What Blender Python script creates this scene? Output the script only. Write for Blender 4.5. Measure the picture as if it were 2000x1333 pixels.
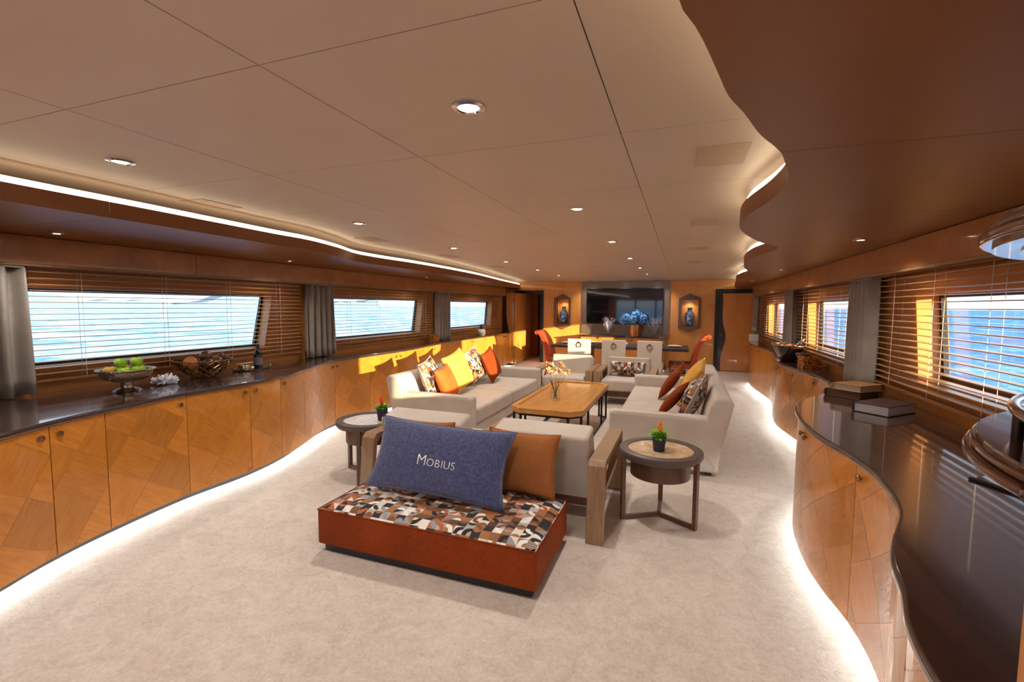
import bpy, bmesh, math, random
from mathutils import Vector, Matrix, Euler
random.seed(7)
PI = math.pi
S = bpy.context.scene
COL = S.collection
for o in list(bpy.data.objects): bpy.data.objects.remove(o)

# ------------------------------------------------------------------ camera
yaw, pit, rol = math.radians(20.184), math.radians(4.297), math.radians(.437)
fw = Vector((-math.sin(yaw)*math.cos(pit), math.cos(yaw)*math.cos(pit), -math.sin(pit)))
rt = Vector((math.cos(yaw), math.sin(yaw), 0)); up = rt.cross(fw)
c_, s_ = math.cos(rol), math.sin(rol)
rt, up = rt*c_+up*s_, up*c_-rt*s_
cd = bpy.data.cameras.new('camera'); cam = bpy.data.objects.new('camera', cd); COL.objects.link(cam)
cd.sensor_width = 36; cd.lens = 903/2000*36; cd.clip_start = .02; cd.clip_end = 20000
m = Matrix((rt, up, -fw)).transposed().to_4x4(); m.translation = (0, 0, 1.5); cam.matrix_world = m
S.camera = cam

# ------------------------------------------------------------------ world, sun, exposure
w = bpy.data.worlds.new('sky'); S.world = w; w.use_nodes = True
nt = w.node_tree; nt.nodes.clear()
n_o = nt.nodes.new('ShaderNodeOutputWorld'); n_b = nt.nodes.new('ShaderNodeBackground')
n_r = nt.nodes.new('ShaderNodeValToRGB'); n_s = nt.nodes.new('ShaderNodeSeparateXYZ'); n_t = nt.nodes.new('ShaderNodeTexCoord')
nt.links.new(n_t.outputs['Generated'], n_s.inputs[0]); nt.links.new(n_s.outputs['Z'], n_r.inputs[0])
nt.links.new(n_r.outputs[0], n_b.inputs[0]); nt.links.new(n_b.outputs[0], n_o.inputs[0])
e = n_r.color_ramp.elements
e[0].position = 0; e[0].color = (.93, .97, 1, 1); e[1].position = .6; e[1].color = (.42, .66, 1, 1)
n_b.inputs[1].default_value = 1.65
sd = bpy.data.lights.new('sun', 'SUN'); sun = bpy.data.objects.new('sun', sd); COL.objects.link(sun)
sd.energy = 24; sd.angle = math.radians(.6); sd.color = (1, .74, .42)
sun.rotation_euler = Vector((-1, .60, -.13)).to_track_quat('-Z', 'Y').to_euler()
sun.location = (30, -15, 8)
S.view_settings.view_transform = 'Standard'; S.view_settings.look = 'None'
S.view_settings.gamma = 1; S.view_settings.use_curve_mapping = False
S.view_settings.exposure = 0.36
SPOT_W, SOFF_W, COVE_E, TOE_E = 43, 26, 4.2, 40

# ------------------------------------------------------------------ helpers
def hx(h):
    h = h.lstrip('#'); r = []
    for i in (0, 2, 4):
        v = int(h[i:i+2], 16)/255
        r.append(v/12.92 if v <= .04045 else ((v+.055)/1.055)**2.4)
    return (*r, 1)

class N:                                    # tiny node helper
    def __init__(s, name):
        s.m = bpy.data.materials.new(name); s.m.use_nodes = True
        s.t = s.m.node_tree; s.t.nodes.clear()
        s.out = s.t.nodes.new('ShaderNodeOutputMaterial')
    def n(s, typ, inp=None, **kw):
        x = s.t.nodes.new('ShaderNode'+typ)
        for k, v in kw.items(): setattr(x, k, v)
        for k, v in (inp or {}).items():
            if isinstance(v, bpy.types.NodeSocket): s.t.links.new(v, x.inputs[k])
            else: x.inputs[k].default_value = v
        return x
    def math(s, op, a, b=0., c=None):
        i = {0: a, 1: b}
        if c is not None: i[2] = c
        return s.n('Math', i, operation=op).outputs[0]
    def mix(s, f, a, b):
        x = s.n('Mix', data_type='RGBA')
        for k, v in ((0, f), (6, a), (7, b)):
            if isinstance(v, bpy.types.NodeSocket): s.t.links.new(v, x.inputs[k])
            else: x.inputs[k].default_value = v
        return x.outputs[2]
    def ramp(s, f, stops, interp='LINEAR'):
        x = s.n('ValToRGB', {0: f}); r = x.color_ramp; r.interpolation = interp
        while len(r.elements) < len(stops): r.elements.new(.5)
        for el, (p, c) in zip(r.elements, stops): el.position = p; el.color = c
        return x.outputs[0]
    def co(s, kind='Object', scale=(1, 1, 1), rot=(0, 0, 0)):
        t = s.n('TexCoord')
        return s.n('Mapping', {0: t.outputs[kind], 'Scale': scale, 'Rotation': rot}).outputs[0]
    def noise(s, v, scale, detail=3., rough=.5, dist=0.):
        return s.n('TexNoise', {'Vector': v, 'Scale': scale, 'Detail': detail, 'Roughness': rough, 'Distortion': dist}).outputs[0]
    def bump(s, h, strength=.3, dist=.01):
        return s.n('Bump', {'Height': h, 'Strength': strength, 'Distance': dist}).outputs[0]
    def bsdf(s, col, rough=.5, metal=0., normal=None, **kw):
        i = {'Base Color': col, 'Roughness': rough, 'Metallic': metal}
        if normal is not None: i['Normal'] = normal
        i.update(kw)
        b = s.n('BsdfPrincipled', i); s.t.links.new(b.outputs[0], s.out.inputs[0]); return s.m

def plain(name, col, rough=.5, metal=0., **kw):
    return N(name).bsdf(hx(col), rough, metal, **{k.replace('_', ' '): v for k, v in kw.items()})
def emit(name, col, st):
    q = N(name); b = q.n('Emission', {0: (*col, 1), 1: st}); q.t.links.new(b.outputs[0], q.out.inputs[0]); return q.m
def wood(name, c1, c2, scale=(1, 1, 12), rough=.3, coat=.3, rnd=.0, kind='Object', rot=(0, 0, 0), ns=3.):
    q = N(name); v = q.co(kind, scale, rot)
    f = q.noise(v, ns, 6, .6, .6)
    f2 = q.noise(v, ns*7, 3, .6)
    f = q.math('ADD', q.math('MULTIPLY', f, .75), q.math('MULTIPLY', f2, .25))
    col = q.ramp(f, [(.3, hx(c1)), (.7, hx(c2))])
    if rnd:
        r = q.n('ObjectInfo').outputs['Random']
        k = q.math('MULTIPLY_ADD', r, rnd, 1-rnd/2)
        col = q.n('HueSaturation', {'Color': col, 'Value': k}).outputs[0]
    return q.bsdf(col, rough, 0., None, **{'Coat Weight': coat, 'Coat Roughness': .06})
def fabric(name, c1, c2, scale=220, rough=.9, sheen=.3, bump=.25, big=6):
    q = N(name); v = q.co('Object')
    f = q.noise(v, scale, 2); g = q.noise(v, big, 2)
    f = q.math('ADD', q.math('MULTIPLY', f, .6), q.math('MULTIPLY', g, .4))
    col = q.ramp(f, [(.35, hx(c1)), (.65, hx(c2))])
    return q.bsdf(col, rough, 0., q.bump(f, bump, .004), **{'Specular IOR Level': .2 if rough > .7 else .5, 'Sheen Weight': sheen*.5, 'Sheen Roughness': .5, 'Sheen Tint': hx(c2)})

def pattern():
    q = N('geometric_print'); uv = q.n('TexCoord').outputs['UV']
    p = q.n('Mapping', {0: uv, 'Scale': (19, 19, 19)}).outputs[0]
    cell = q.n('VectorMath', {0: p}, operation='FLOOR').outputs[0]
    fr = q.n('VectorMath', {0: p}, operation='FRACTION').outputs[0]
    wn = q.n('TexWhiteNoise', {'Vector': cell}); rgb = q.n('SeparateColor', {0: wn.outputs['Color']})
    r, g, b = rgb.outputs[0], rgb.outputs[1], rgb.outputs[2]
    xy = q.n('SeparateXYZ', {0: fr})
    x, y = xy.outputs[0], xy.outputs[1]
    fl = q.math('GREATER_THAN', g, .5); fl2 = q.math('GREATER_THAN', b, .5)
    inv = lambda t, f: q.math('ABSOLUTE', q.math('SUBTRACT', f, t))
    x = inv(x, fl); y = inv(y, fl2)
    rad = q.math('SQRT', q.math('ADD', q.math('MULTIPLY', x, x), q.math('MULTIPLY', y, y)))
    ring = q.math('MULTIPLY', q.math('LESS_THAN', rad, .95), q.math('GREATER_THAN', rad, .48))
    tri = q.math('LESS_THAN', q.math('ADD', x, y), 1.)
    xc = q.math('SUBTRACT', x, .5)
    half = q.math('MULTIPLY', q.math('LESS_THAN', q.math('SQRT', q.math('ADD', q.math('MULTIPLY', xc, xc), q.math('MULTIPLY', y, y))), .5), 1.)
    stripe = q.math('GREATER_THAN', q.math('FRACT', q.math('MULTIPLY', q.math('ADD', x, y), 5)), .5)
    def step(a, t): return q.math('GREATER_THAN', a, t)
    def mixv(f, a, bb): return q.math('ADD', q.math('MULTIPLY', a, q.math('SUBTRACT', 1., f)), q.math('MULTIPLY', bb, f))
    sh = mixv(step(r, .36), ring, tri); sh = mixv(step(r, .52), sh, half); sh = mixv(step(r, .84), sh, stripe)
    wn2 = q.n('TexWhiteNoise', {'Vector': q.n('VectorMath', {0: cell, 1: (7.3, 2.1, 5.)}, operation='ADD').outputs[0]})
    s2 = q.n('SeparateColor', {0: wn2.outputs['Color']})
    K = [(0, hx('#1d1a1c')), (.24, hx('#a0673c')), (.45, hx('#e8e2da')), (.62, hx('#7d4a2b')), (.78, hx('#b35a26')), (.9, hx('#8f9096'))]
    fg = q.ramp(s2.outputs[0], K, 'CONSTANT')
    bg = q.ramp(s2.outputs[1], [(0, hx('#9a6b45')), (.3, hx('#2a2524')), (.5, hx('#d9cfc4')), (.72, hx('#6e4429')), (.88, hx('#a8a3a0'))], 'CONSTANT')
    wv = q.noise(uv, 300, 2)
    return q.bsdf(q.mix(sh, bg, fg), .85, 0., q.bump(wv, .2, .003))

M = {}
M['carpet'] = None
def carpet():
    q = N('carpet_pile'); v = q.co('Object')
    a = q.noise(v, 260, 3, .7); b = q.noise(v, 9, 4, .65, 1.2); c = q.noise(v, 1.3, 2)
    d = q.noise(v, 60, 3, .7, .8)
    f = q.math('ADD', q.math('MULTIPLY', d, .45), q.math('ADD', q.math('MULTIPLY', b, .4), q.math('MULTIPLY', c, .15)))
    col = q.ramp(f, [(.36, hx('#c6b6a6')), (.5, hx('#d9cbbd')), (.64, hx('#e8ddd1'))])
    h = q.math('ADD', q.math('MULTIPLY', a, .35), q.math('ADD', q.math('MULTIPLY', d, .7), q.math('MULTIPLY', b, .7)))
    return q.bsdf(col, .95, 0., q.bump(h, .7, .012), **{'Sheen Weight': .15})
M['carpet'] = carpet()
M['ceil'] = fabric('cream_ceiling_leather', '#b19b86', '#baa48f', 300, .55, 0, .06, 2)
M['soffit'] = fabric('brown_soffit_leather', '#73400f', '#7c4612', 300, .42, 0, .06, 2)
M['honey'] = wood('honey_veneer', '#b5702a', '#d08c3c', (1, 1, .35), .28, .45, .10)
M['tile'] = wood('honey_veneer_inlay', '#b26a1e', '#d08a32', (2.2, 16, 1), .27, .45, .34, 'UV')
M['panel'] = wood('honey_wall_veneer', '#cc8434', '#e09c4c', (1.2, 1, .5), .33, .3, .06)
M['wallw'] = wood('side_wall_wood', '#b87232', '#cf8a44', (1, .3, 3), .4, .2)
M['valance'] = wood('valance_burl', '#8a5124', '#b0713a', (1, 1, 1), .3, .4, 0, 'Object', (0, 0, 0), 4.)
M['wenge'] = wood('dark_wenge', '#22130f', '#38211a', (1, .12, 1), .3, .25, 0, 'Object', (0, 0, 0), 14.)
M['counter'] = wood('dark_counter_veneer', '#33211d', '#46302a', (8, .6, 1), .25, 1., 0, 'Object', (0, 0, 0), 6.)
M['mahog'] = wood('glossy_mahogany', '#3a1c12', '#57301f', (1, 1, 4), .15, .8)
M['frame'] = plain('dark_frame', '#17100f', .4)
M['shadowgap'] = plain('dark_gap', '#1a100a', .8)
M['sofa'] = fabric('taupe_linen', '#b5a799', '#c8bcb0', 260, .92, .25, .3)
M['cream'] = fabric('cream_leather', '#cdbfae', '#d8ccbd', 200, .6, 0, .1)
M['rust'] = fabric('rust_velvet', '#6c2803', '#8a3805', 160, .8, .1, .2, 5)
M['orange'] = fabric('orange_velvet', '#c4501a', '#d4622a', 160, .75, .8, .2, 8)
M['yellow'] = fabric('mustard_weave', '#c98a2e', '#e2b25c', 90, .85, .4, .4, 14)
M['brownw'] = fabric('brown_linen', '#8a5226', '#a5683a', 200, .92, .3, .5)
M['print'] = pattern()
def navy():
    q = N('navy_quilt'); v = q.co('Object')
    vo = q.n('TexVoronoi', {'Vector': v, 'Scale': 85.}).outputs['Distance']
    f = q.noise(v, 60, 3)
    col = q.ramp(f, [(.35, hx('#30385c')), (.65, hx('#474f78'))])
    return q.bsdf(col, .85, 0., q.bump(vo, .55, .006), **{'Sheen Weight': .4})
M['navy'] = navy()
M['curtain'] = fabric('grey_linen_curtain', '#8a8078', '#a39990', 240, .9, .2, .25)
M['slat'] = plain('blind_slat', '#b8946a', .3)
M['rail'] = plain('blind_rail', '#8a5a30', .4)
M['cord'] = plain('white_cord', '#d8d0c4', .8)
M['oak'] = wood('brushed_oak', '#7c5a3c', '#a3805c', (14, 14, 1.2), .5, .05)
M['walnut'] = wood('dark_walnut', '#46291a', '#664029', (8, 8, 1.2), .42, .1)
M['leather'] = plain('grey_brown_leather', '#584a44', .45)
M['stone'] = None
def stone():
    q = N('veined_stone'); v = q.co('Object')
    f = q.noise(v, 9, 6, .65, 1.8)
    col = q.ramp(f, [(.3, hx('#b98f66')), (.5, hx('#d6b792')), (.7, hx('#e6d0b2'))])
    return q.bsdf(col, .12, 0., None, **{'Coat Weight': .5})
M['stone'] = stone()
M['table'] = wood('golden_table_wood', '#b27430', '#d79c50', (7, .8, 7), .32, .3)
M['iron'] = plain('dark_iron', '#2a2322', .45, .6)
M['black'] = plain('black_plinth', '#14110f', .5)
M['potnavy'] = plain('navy_ceramic', '#23243a', .55)
M['soil'] = plain('soil', '#2a1b10', .95)
M['leaf'] = plain('fresh_leaf', '#5f9a1e', .55)
M['leaf2'] = plain('bright_leaf', '#8fbf34', .55)
M['leafd'] = plain('dark_leaf', '#4a3a28', .6)
M['plume'] = plain('orange_plume', '#f39a1c', .7)
M['plume2'] = plain('red_orange_plume', '#e8531c', .7)
M['white'] = plain('white_ceramic', '#e9e6e2', .25)
M['hyd'] = plain('blue_petal', '#3f7fc4', .6)
M['hyd2'] = plain('pale_blue_petal', '#86b4e4', .6)
M['twig'] = plain('lilac_grey_twig', '#a9a2b4', .8)
M['silver'] = plain('polished_silver', '#b8ab9a', .25, 1.)
M['chrome'] = plain('chrome', '#d8d8d8', .15, 1.)
M['copper'] = plain('brushed_copper', '#b98258', .28, 1.)
M['brass'] = plain('aged_bronze', '#8a6a46', .3, 1.)
def hammered():
    q = N('hammered_silver'); v = q.co('Object')
    vo = q.n('TexVoronoi', {'Vector': v, 'Scale': 95.}).outputs['Distance']
    return q.bsdf(hx('#b3a086'), .28, 1., q.bump(vo, .8, .006))
M['hammer'] = hammered()
M['apple'] = None
def apple():
    q = N('green_apple_skin'); v = q.co('Object'); f = q.noise(v, 14, 3)
    return q.bsdf(q.ramp(f, [(.35, hx('#6fa012')), (.65, hx('#a8c43a'))]), .3)
M['apple'] = apple()
M['applered'] = plain('blush_apple_skin', '#b9913a', .3)
def ball():
    q = N('brown_decor_ball'); v = q.co('Object'); f = q.noise(v, 28, 4)
    return q.bsdf(q.ramp(f, [(.35, hx('#3a2014')), (.65, hx('#6a3d22'))]), .35)
M['ball'] = ball()
M['ballo'] = plain('orange_decor_ball', '#b8662a', .5)
M['coral'] = plain('white_coral', '#dcdce6', .8)
M['bottle'] = plain('dark_bottle_glass', '#0b0f1c', .08)
M['labelm'] = plain('bottle_label', '#6c6a78', .5)
M['gold'] = plain('gold_trim', '#b98a3c', .3, .8)
M['amber'] = None
def amber():
    q = N('amber_mosaic'); v = q.co('Object')
    vo = q.n('TexVoronoi', {'Vector': v, 'Scale': 60.}); rnd = q.n('SeparateColor', {0: vo.outputs['Color']}).outputs[0]
    return q.bsdf(q.ramp(rnd, [(0, hx('#5a2608')), (.5, hx('#a85c16')), (1, hx('#d89a3e'))]), .25, .2, q.bump(vo.outputs['Distance'], .5, .004))
M['amber'] = amber()
M['bowl'] = wood('dark_lacquer_bowl', '#1f0f0a', '#4a2414', (3, 3, 3), .12, .8)
M['bookb'] = plain('brown_book_cloth', '#5b3a22', .6)
M['bookd'] = plain('dark_book_cloth', '#2a1c1a', .55)
M['bookp'] = plain('plum_book_cover', '#3a2626', .35)
M['bookt'] = wood('tan_book_cover', '#8a5a2e', '#a87440', (3, 3, 3), .5, .1)
M['pages'] = plain('book_pages', '#b7ab9c', .8)
M['pagesw'] = plain('white_book_pages', '#cfd2d8', .8)
M['screen'] = plain('black_screen', '#050507', .06, 0., Coat_Weight=.5)
M['metalpanel'] = plain('brushed_metal_panel', '#8a7a6c', .35, .7)
M['niche'] = wood('niche_frame_wood', '#5a3a24', '#7c5434', (2, 2, 8), .4, .2)
def porcelain():
    q = N('blue_white_porcelain'); v = q.co('Object'); f = q.noise(v, 22, 3, .6, 1.5)
    return q.bsdf(q.ramp(f, [(.42, hx('#2a5aa8')), (.5, hx('#6a9ad0')), (.58, hx('#d3e0ee'))]), .15)
M['porc'] = porcelain()
M['redseat'] = fabric('red_orange_leather', '#9a3410', '#b5441a', 90, .5, .2, .15)
M['redwood'] = wood('red_brown_door', '#5a2410', '#7a3618', (4, 1, 1), .35, .3)
M['text'] = plain('white_thread', '#f4f2f0', .7)
M['dots'] = plain('orange_thread', '#e0602c', .7)
M['napkin'] = plain('white_napkin', '#efebe6', .8)
M['grille'] = fabric('speaker_mesh', '#a58a70', '#b39880', 500, .7, 0, .3)
M['lens'] = emit('lamp_glow', (1, .9, .74), 22)
M['cove'] = emit('warm_led', (1, .86, .62), COVE_E)
M['toe'] = emit('cool_led', (.9, .98, 1), TOE_E)
def pane(name, tint, refl=.08):
    q = N(name)
    t = q.n('BsdfTransparent', {0: tint}); g = q.n('BsdfGlossy', {0: (1, 1, 1, 1), 1: .02})
    fc = q.n('LayerWeight', {0: .5}).outputs['Facing']
    fr = q.math('MULTIPLY_ADD', q.math('POWER', fc, 5.), .5, refl*.45)
    x = q.n('MixShader', {0: fr, 1: t.outputs[0], 2: g.outputs[0]})
    q.t.links.new(x.outputs[0], q.out.inputs[0]); return q.m
M['pane'] = pane('window_glass', (.93, .97, 1, 1))
M['glass'] = pane('clear_glassware', (.93, .95, .96, 1))
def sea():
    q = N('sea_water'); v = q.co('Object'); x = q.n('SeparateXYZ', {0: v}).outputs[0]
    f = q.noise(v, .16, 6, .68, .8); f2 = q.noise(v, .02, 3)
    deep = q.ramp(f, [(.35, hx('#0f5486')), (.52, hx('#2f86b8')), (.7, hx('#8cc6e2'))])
    overexposed = q.ramp(f, [(.38, hx('#5a98d0')), (.5, hx('#b4d8f4')), (.62, hx('#e2f1fc'))])  # paler left-hand water: overexposed window brightness painted into the sea colour
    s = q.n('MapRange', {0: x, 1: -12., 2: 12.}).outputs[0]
    return q.bsdf(q.mix(s, overexposed, deep), .5, 0., q.bump(f, .6, .6), **{'Specular IOR Level': .12})
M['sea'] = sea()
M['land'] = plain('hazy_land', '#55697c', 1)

class G:
    def __init__(s): s.v = []; s.f = []; s.uv = []
    def add(s, vs, fs):
        b = len(s.v); s.v += [tuple(p) for p in vs]; s.f += [tuple(b+i for i in f) for f in fs]; return s
    def box(s, x0, x1, y0, y1, z0, z1):
        return s.add([(x, y, z) for z in (z0, z1) for y in (y0, y1) for x in (x0, x1)],
                     [(0, 2, 3, 1), (4, 5, 7, 6), (0, 1, 5, 4), (2, 6, 7, 3), (0, 4, 6, 2), (1, 3, 7, 5)])
    def hexa(s, pts):                        # 8 points: bottom 4 ccw, top 4 ccw
        return s.add(pts, [(0, 3, 2, 1), (4, 5, 6, 7), (0, 1, 5, 4), (1, 2, 6, 5), (2, 3, 7, 6), (3, 0, 4, 7)])
    def prism(s, poly, a, b, axis='z'):
        n = len(poly)
        P = {'z': lambda p, t: (p[0], p[1], t), 'x': lambda p, t: (t, p[0], p[1]), 'y': lambda p, t: (p[0], t, p[1])}[axis]
        vs = [P(p, a) for p in poly]+[P(p, b) for p in poly]
        return s.add(vs, [tuple(range(n-1, -1, -1)), tuple(range(n, 2*n))]+[(i, (i+1) % n, n+(i+1) % n, n+i) for i in range(n)])
    def lathe(s, prof, seg=24, c=(0, 0, 0), sx=1., sy=1.):
        n = len(prof); vs = []
        for k in range(seg):
            a = 2*PI*k/seg
            for r, z in prof: vs.append((c[0]+r*math.cos(a)*sx, c[1]+r*math.sin(a)*sy, c[2]+z))
        fs = []
        for k in range(seg):
            k2 = (k+1) % seg
            for i in range(n-1): fs.append((k*n+i, k2*n+i, k2*n+i+1, k*n+i+1))
        fs.append(tuple(k*n for k in range(seg))[::-1]); fs.append(tuple(k*n+n-1 for k in range(seg)))
        return s.add(vs, fs)
    def tube(s, path, r, seg=6, closed=False):
        P = [Vector(p) for p in path]; n = len(P); vs = []
        for i in range(n):
            t = (P[(i+1) % n]-P[i-1]) if closed else (P[min(i+1, n-1)]-P[max(i-1, 0)])
            t.normalize(); a = Vector((0, 0, 1)) if abs(t.z) < .9 else Vector((1, 0, 0))
            u = t.cross(a).normalized(); v = t.cross(u)
            rr = r[i] if isinstance(r, (list, tuple)) else r
            for k in range(seg):
                g = 2*PI*k/seg; vs.append(P[i]+(u*math.cos(g)+v*math.sin(g))*rr)
        fs = []
        for i in range(n if closed else n-1):
            j = (i+1) % n
            for k in range(seg): fs.append((i*seg+k, i*seg+(k+1) % seg, j*seg+(k+1) % seg, j*seg+k))
        if not closed: fs += [tuple(range(seg))[::-1], tuple((n-1)*seg+k for k in range(seg))]
        return s.add(vs, fs)
    def ball(s, c, r, nu=12, nv=8, sc=(1, 1, 1)):
        prof = [(max(1e-4, r*math.sin(PI*i/nv)), -r*math.cos(PI*i/nv)) for i in range(nv+1)]
        b = len(s.v); s.lathe(prof, nu)
        for i in range(b, len(s.v)):
            x, y, z = s.v[i]; s.v[i] = (c[0]+x*sc[0], c[1]+y*sc[1], c[2]+z*sc[2])
        return s
    def xf(s, M_):
        s.v = [tuple(M_ @ Vector(p)) for p in s.v]; return s
    def obj(s, name, mat, parent=None, smooth=None, bevel=0, seg=2, loc=None):
        me = bpy.data.meshes.new(name); me.from_pydata(s.v, [], s.f)
        bm = bmesh.new(); bm.from_mesh(me); bmesh.ops.recalc_face_normals(bm, faces=bm.faces); bm.to_mesh(me); bm.free()
        if s.uv:
            l = me.uv_layers.new(name='uv')
            for lp in me.loops: l.data[lp.index].uv = s.uv[lp.vertex_index]
        me.materials.append(mat)
        if smooth is not None:
            me.shade_smooth(); me.set_sharp_from_angle(angle=math.radians(smooth))
        o = bpy.data.objects.new(name, me); COL.objects.link(o)
        if parent: o.parent = parent
        if loc: o.location = loc
        if bevel:
            b = o.modifiers.new('bevel', 'BEVEL'); b.width = bevel; b.segments = seg; b.limit_method = 'ANGLE'
            if smooth is None: me.shade_smooth(); b.harden_normals = True
        return o
def tag(o, label, cat, group=None):
    o['label'] = label; o['category'] = cat
    if group: o['group'] = group
    return o
def struct(o, label=None):
    o['kind'] = 'structure'
    if label: o['label'] = label
    return o
def empty(name, loc=(0, 0, 0), rz=0):
    o = bpy.data.objects.new(name, None); COL.objects.link(o); o.location = loc; o.rotation_euler = (0, 0, rz)
    o.empty_display_size = .05; return o
def thing(name, label, cat, loc=(0, 0, 0), rz=0, group=None): return tag(empty(name, loc, rz), label, cat, group)
def kids(o): return [c for c in bpy.data.objects if c.parent == o]
def dup(o, loc, rz=0, label=None, parent=None):
    c = o.copy(); COL.objects.link(c)
    if parent is None:
        c.location = loc; c.rotation_euler = (0, 0, rz)
        if label: c['label'] = label
    else: c.parent = parent
    for k in kids(o): dup(k, None, 0, None, c)
    return c
def sbox(name, x0, x1, y0, y1, z0, z1, mat, parent=None, **k): return G().box(x0, x1, y0, y1, z0, z1).obj(name, mat, parent, **k)

class Curve:                                  # smooth x(y), Catmull-Rom through points, arc-length table
    def __init__(s, pts):
        s.p = sorted(pts, key=lambda q: q[1])
        s.tab = []; L = 0; y0, y1 = s.p[0][1], s.p[-1][1]; n = 1200; last = None
        for i in range(n+1):
            y = y0+(y1-y0)*i/n; x = s(y)
            if last: L += math.hypot(x-last[0], y-last[1])
            s.tab.append((L, y)); last = (x, y)
    def __call__(s, y):
        p = s.p; i = 0
        while i < len(p)-2 and p[i+1][1] < y: i += 1
        def d(k):
            a, b = max(k-1, 0), min(k+1, len(p)-1)
            return (p[b][0]-p[a][0])/(p[b][1]-p[a][1])
        h = p[i+1][1]-p[i][1]; t = min(max((y-p[i][1])/h, 0), 1)
        return (2*t**3-3*t*t+1)*p[i][0]+(t**3-2*t*t+t)*h*d(i)+(-2*t**3+3*t*t)*p[i+1][0]+(t**3-t*t)*h*d(i+1)
    def s_of(s, y):
        i = int((y-s.tab[0][1])/(s.tab[-1][1]-s.tab[0][1])*1200); return s.tab[min(max(i, 0), 1200)][0]
    def y_of(s, L):
        lo, hi = 0, 1200
        while hi-lo > 1:
            m_ = (lo+hi)//2
            if s.tab[m_][0] < L: lo = m_
            else: hi = m_
        a, b = s.tab[lo], s.tab[hi]
        return a[1]+(b[1]-a[1])*((L-a[0])/(b[0]-a[0]) if b[0] > a[0] else 0)
    def ys(s, a, b, step): n = max(2, int((b-a)/step)+1); return [a+(b-a)*i/n for i in range(n+1)]

# ------------------------------------------------------------------ room dimensions
XL, XR, YF, YN, ZC, ZS, ZT = -4.32, 1.5, 11.95, -3.2, 2.1525, 1.957, .85
leftF = Curve([(-2.55, -.6), (-2.75, 0), (-2.92, .6), (-3.05, 1.0), (-3.14, 1.23), (-3.24, 1.46), (-3.325, 1.77), (-3.41, 2.35), (-3.405, 2.9), (-3.47, 3.3),
               (-3.62, 3.72), (-3.81, 4.2), (-3.89, 4.65), (-3.87, 5.15), (-3.85, 5.9), (-3.94, 6.8), (-4.04, 7.86), (-4.05, 9.0), (-4.02, 10.04), (-4.02, 10.98)])
rightF = Curve([(.62, -.4), (.50, .2), (.44, .7), (.44, 1.0), (.46, 1.15), (.5, 1.29), (.53, 1.43), (.58, 1.57), (.63, 1.68), (.68, 1.8), (.72, 1.98), (.74, 2.2), (.73, 2.42),
                (.69, 2.65), (.67, 2.9), (.685, 3.26), (.73, 3.53), (.81, 3.75), (.93, 3.97), (1.06, 4.19), (1.16, 4.46), (1.21, 4.64), (1.24, 4.92), (1.22, 5.39),
                (1.15, 5.88), (1.10, 6.32), (1.13, 6.79), (1.24, 7.48), (1.29, 8.0), (1.26, 8.57), (1.205, 9.22), (1.21, 9.7), (1.27, 10.1), (1.42, 10.4)])
SOFL = Curve([(-2.75, -3.1), (-2.8, .3), (-2.86, .9), (-2.89, 1.3), (-2.9, 1.75), (-2.93, 2.3), (-2.955, 2.75), (-2.96, 3.1), (-3.08, 3.6), (-3.24, 4.05), (-3.27, 4.5), (-3.24, 5.1),
              (-3.25, 5.9), (-3.30, 6.8), (-3.38, 7.6), (-3.5, 8.4), (-3.62, 9.2), (-3.75, 10.2), (-3.9, 11.2), (-4.2, 11.9)])
k_ = .457/.5
SOFR = Curve([(-.10, -3.1), (-.08, .2), (-.02, .77), (.01, .86), (.05, 1.02), (.08, 1.14), (.12, 1.24), (.175, 1.40), (.255, 1.58), (.29, 1.71), (.33, 1.87), (.345, 2.05), (.33, 2.28), (.285, 2.57), (.275, 2.73),
              (.29, 2.96), (.365, 3.28), (.51, 3.69), (.66, 4.0), (.655, 4.25), (.58, 4.7), (.57, 5.15), (.61, 5.65), (.74, 6.4), (.9, 7.0), (.86, 7.6), (.82, 8.2), (.85, 8.9), (1.0, 9.6), (1.0, 10.4), (1.05, 11.2), (1.2, 11.9)])

# floor
struct(sbox('floor', XL-.4, XR+.3, YN-.1, YF+3, -.06, 0, M['carpet']), 'pale beige deep pile carpet covering the saloon floor')

# ceiling with panels
ce = struct(sbox('ceiling', XL-.4, XR+.3, YN, YF+3, ZC+.012, ZC+.07, M['shadowgap']), 'cream leather panelled ceiling with fine seams')
xs = [-4.35, -3.72, -2.85, -1.98, -1.11, -.24, .63, 1.5]
ys = [YN, -2.31, -1.485, -.66, .17, .995, 1.82, 2.645, 3.47, 4.295, 5.12, 5.945, 6.77, 7.6, 8.43, 9.26, 10.09, 10.92, YF]
for i in range(len(xs)-1):
    for j in range(len(ys)-1):
        g_ = .0018
        sbox('ceiling_panel', xs[i]+g_, xs[i+1]-g_, ys[j]+g_, ys[j+1]-g_, ZC, ZC+.014, M['ceil'], ce)

# soffits (wavy edge, split into panels) and fascia
def soffit(nm, cv, wall, sgn, seams, label):
    root = struct(empty(nm), label)
    for a, b in zip(seams, seams[1:]):
        g_ = .0015; yy = cv.ys(a+g_, b-g_, .05)
        poly = [(cv(y), y) for y in yy]+[(wall, b-g_), (wall, a+g_)]
        G().prism(poly, ZS, ZS+.03).obj('soffit_panel', M['soffit'], root)
        fa = G(); n = len(yy)
        vs = []
        for y in yy:
            x = cv(y); vs += [(x, y, ZS+.03), (x, y, ZS+.085), (x+sgn*.012, y, ZS+.085), (x+sgn*.012, y, ZS+.03)]
        fs = []
        for i in range(n-1):
            for q in range(4): fs.append((i*4+q, i*4+(q+1) % 4, i*4+4+(q+1) % 4, i*4+4+q))
        fa.add(vs, fs+[(0, 1, 2, 3), tuple(4*(n-1)+i for i in range(4))]).obj('fascia', M['soffit'], root, smooth=40)
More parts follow.
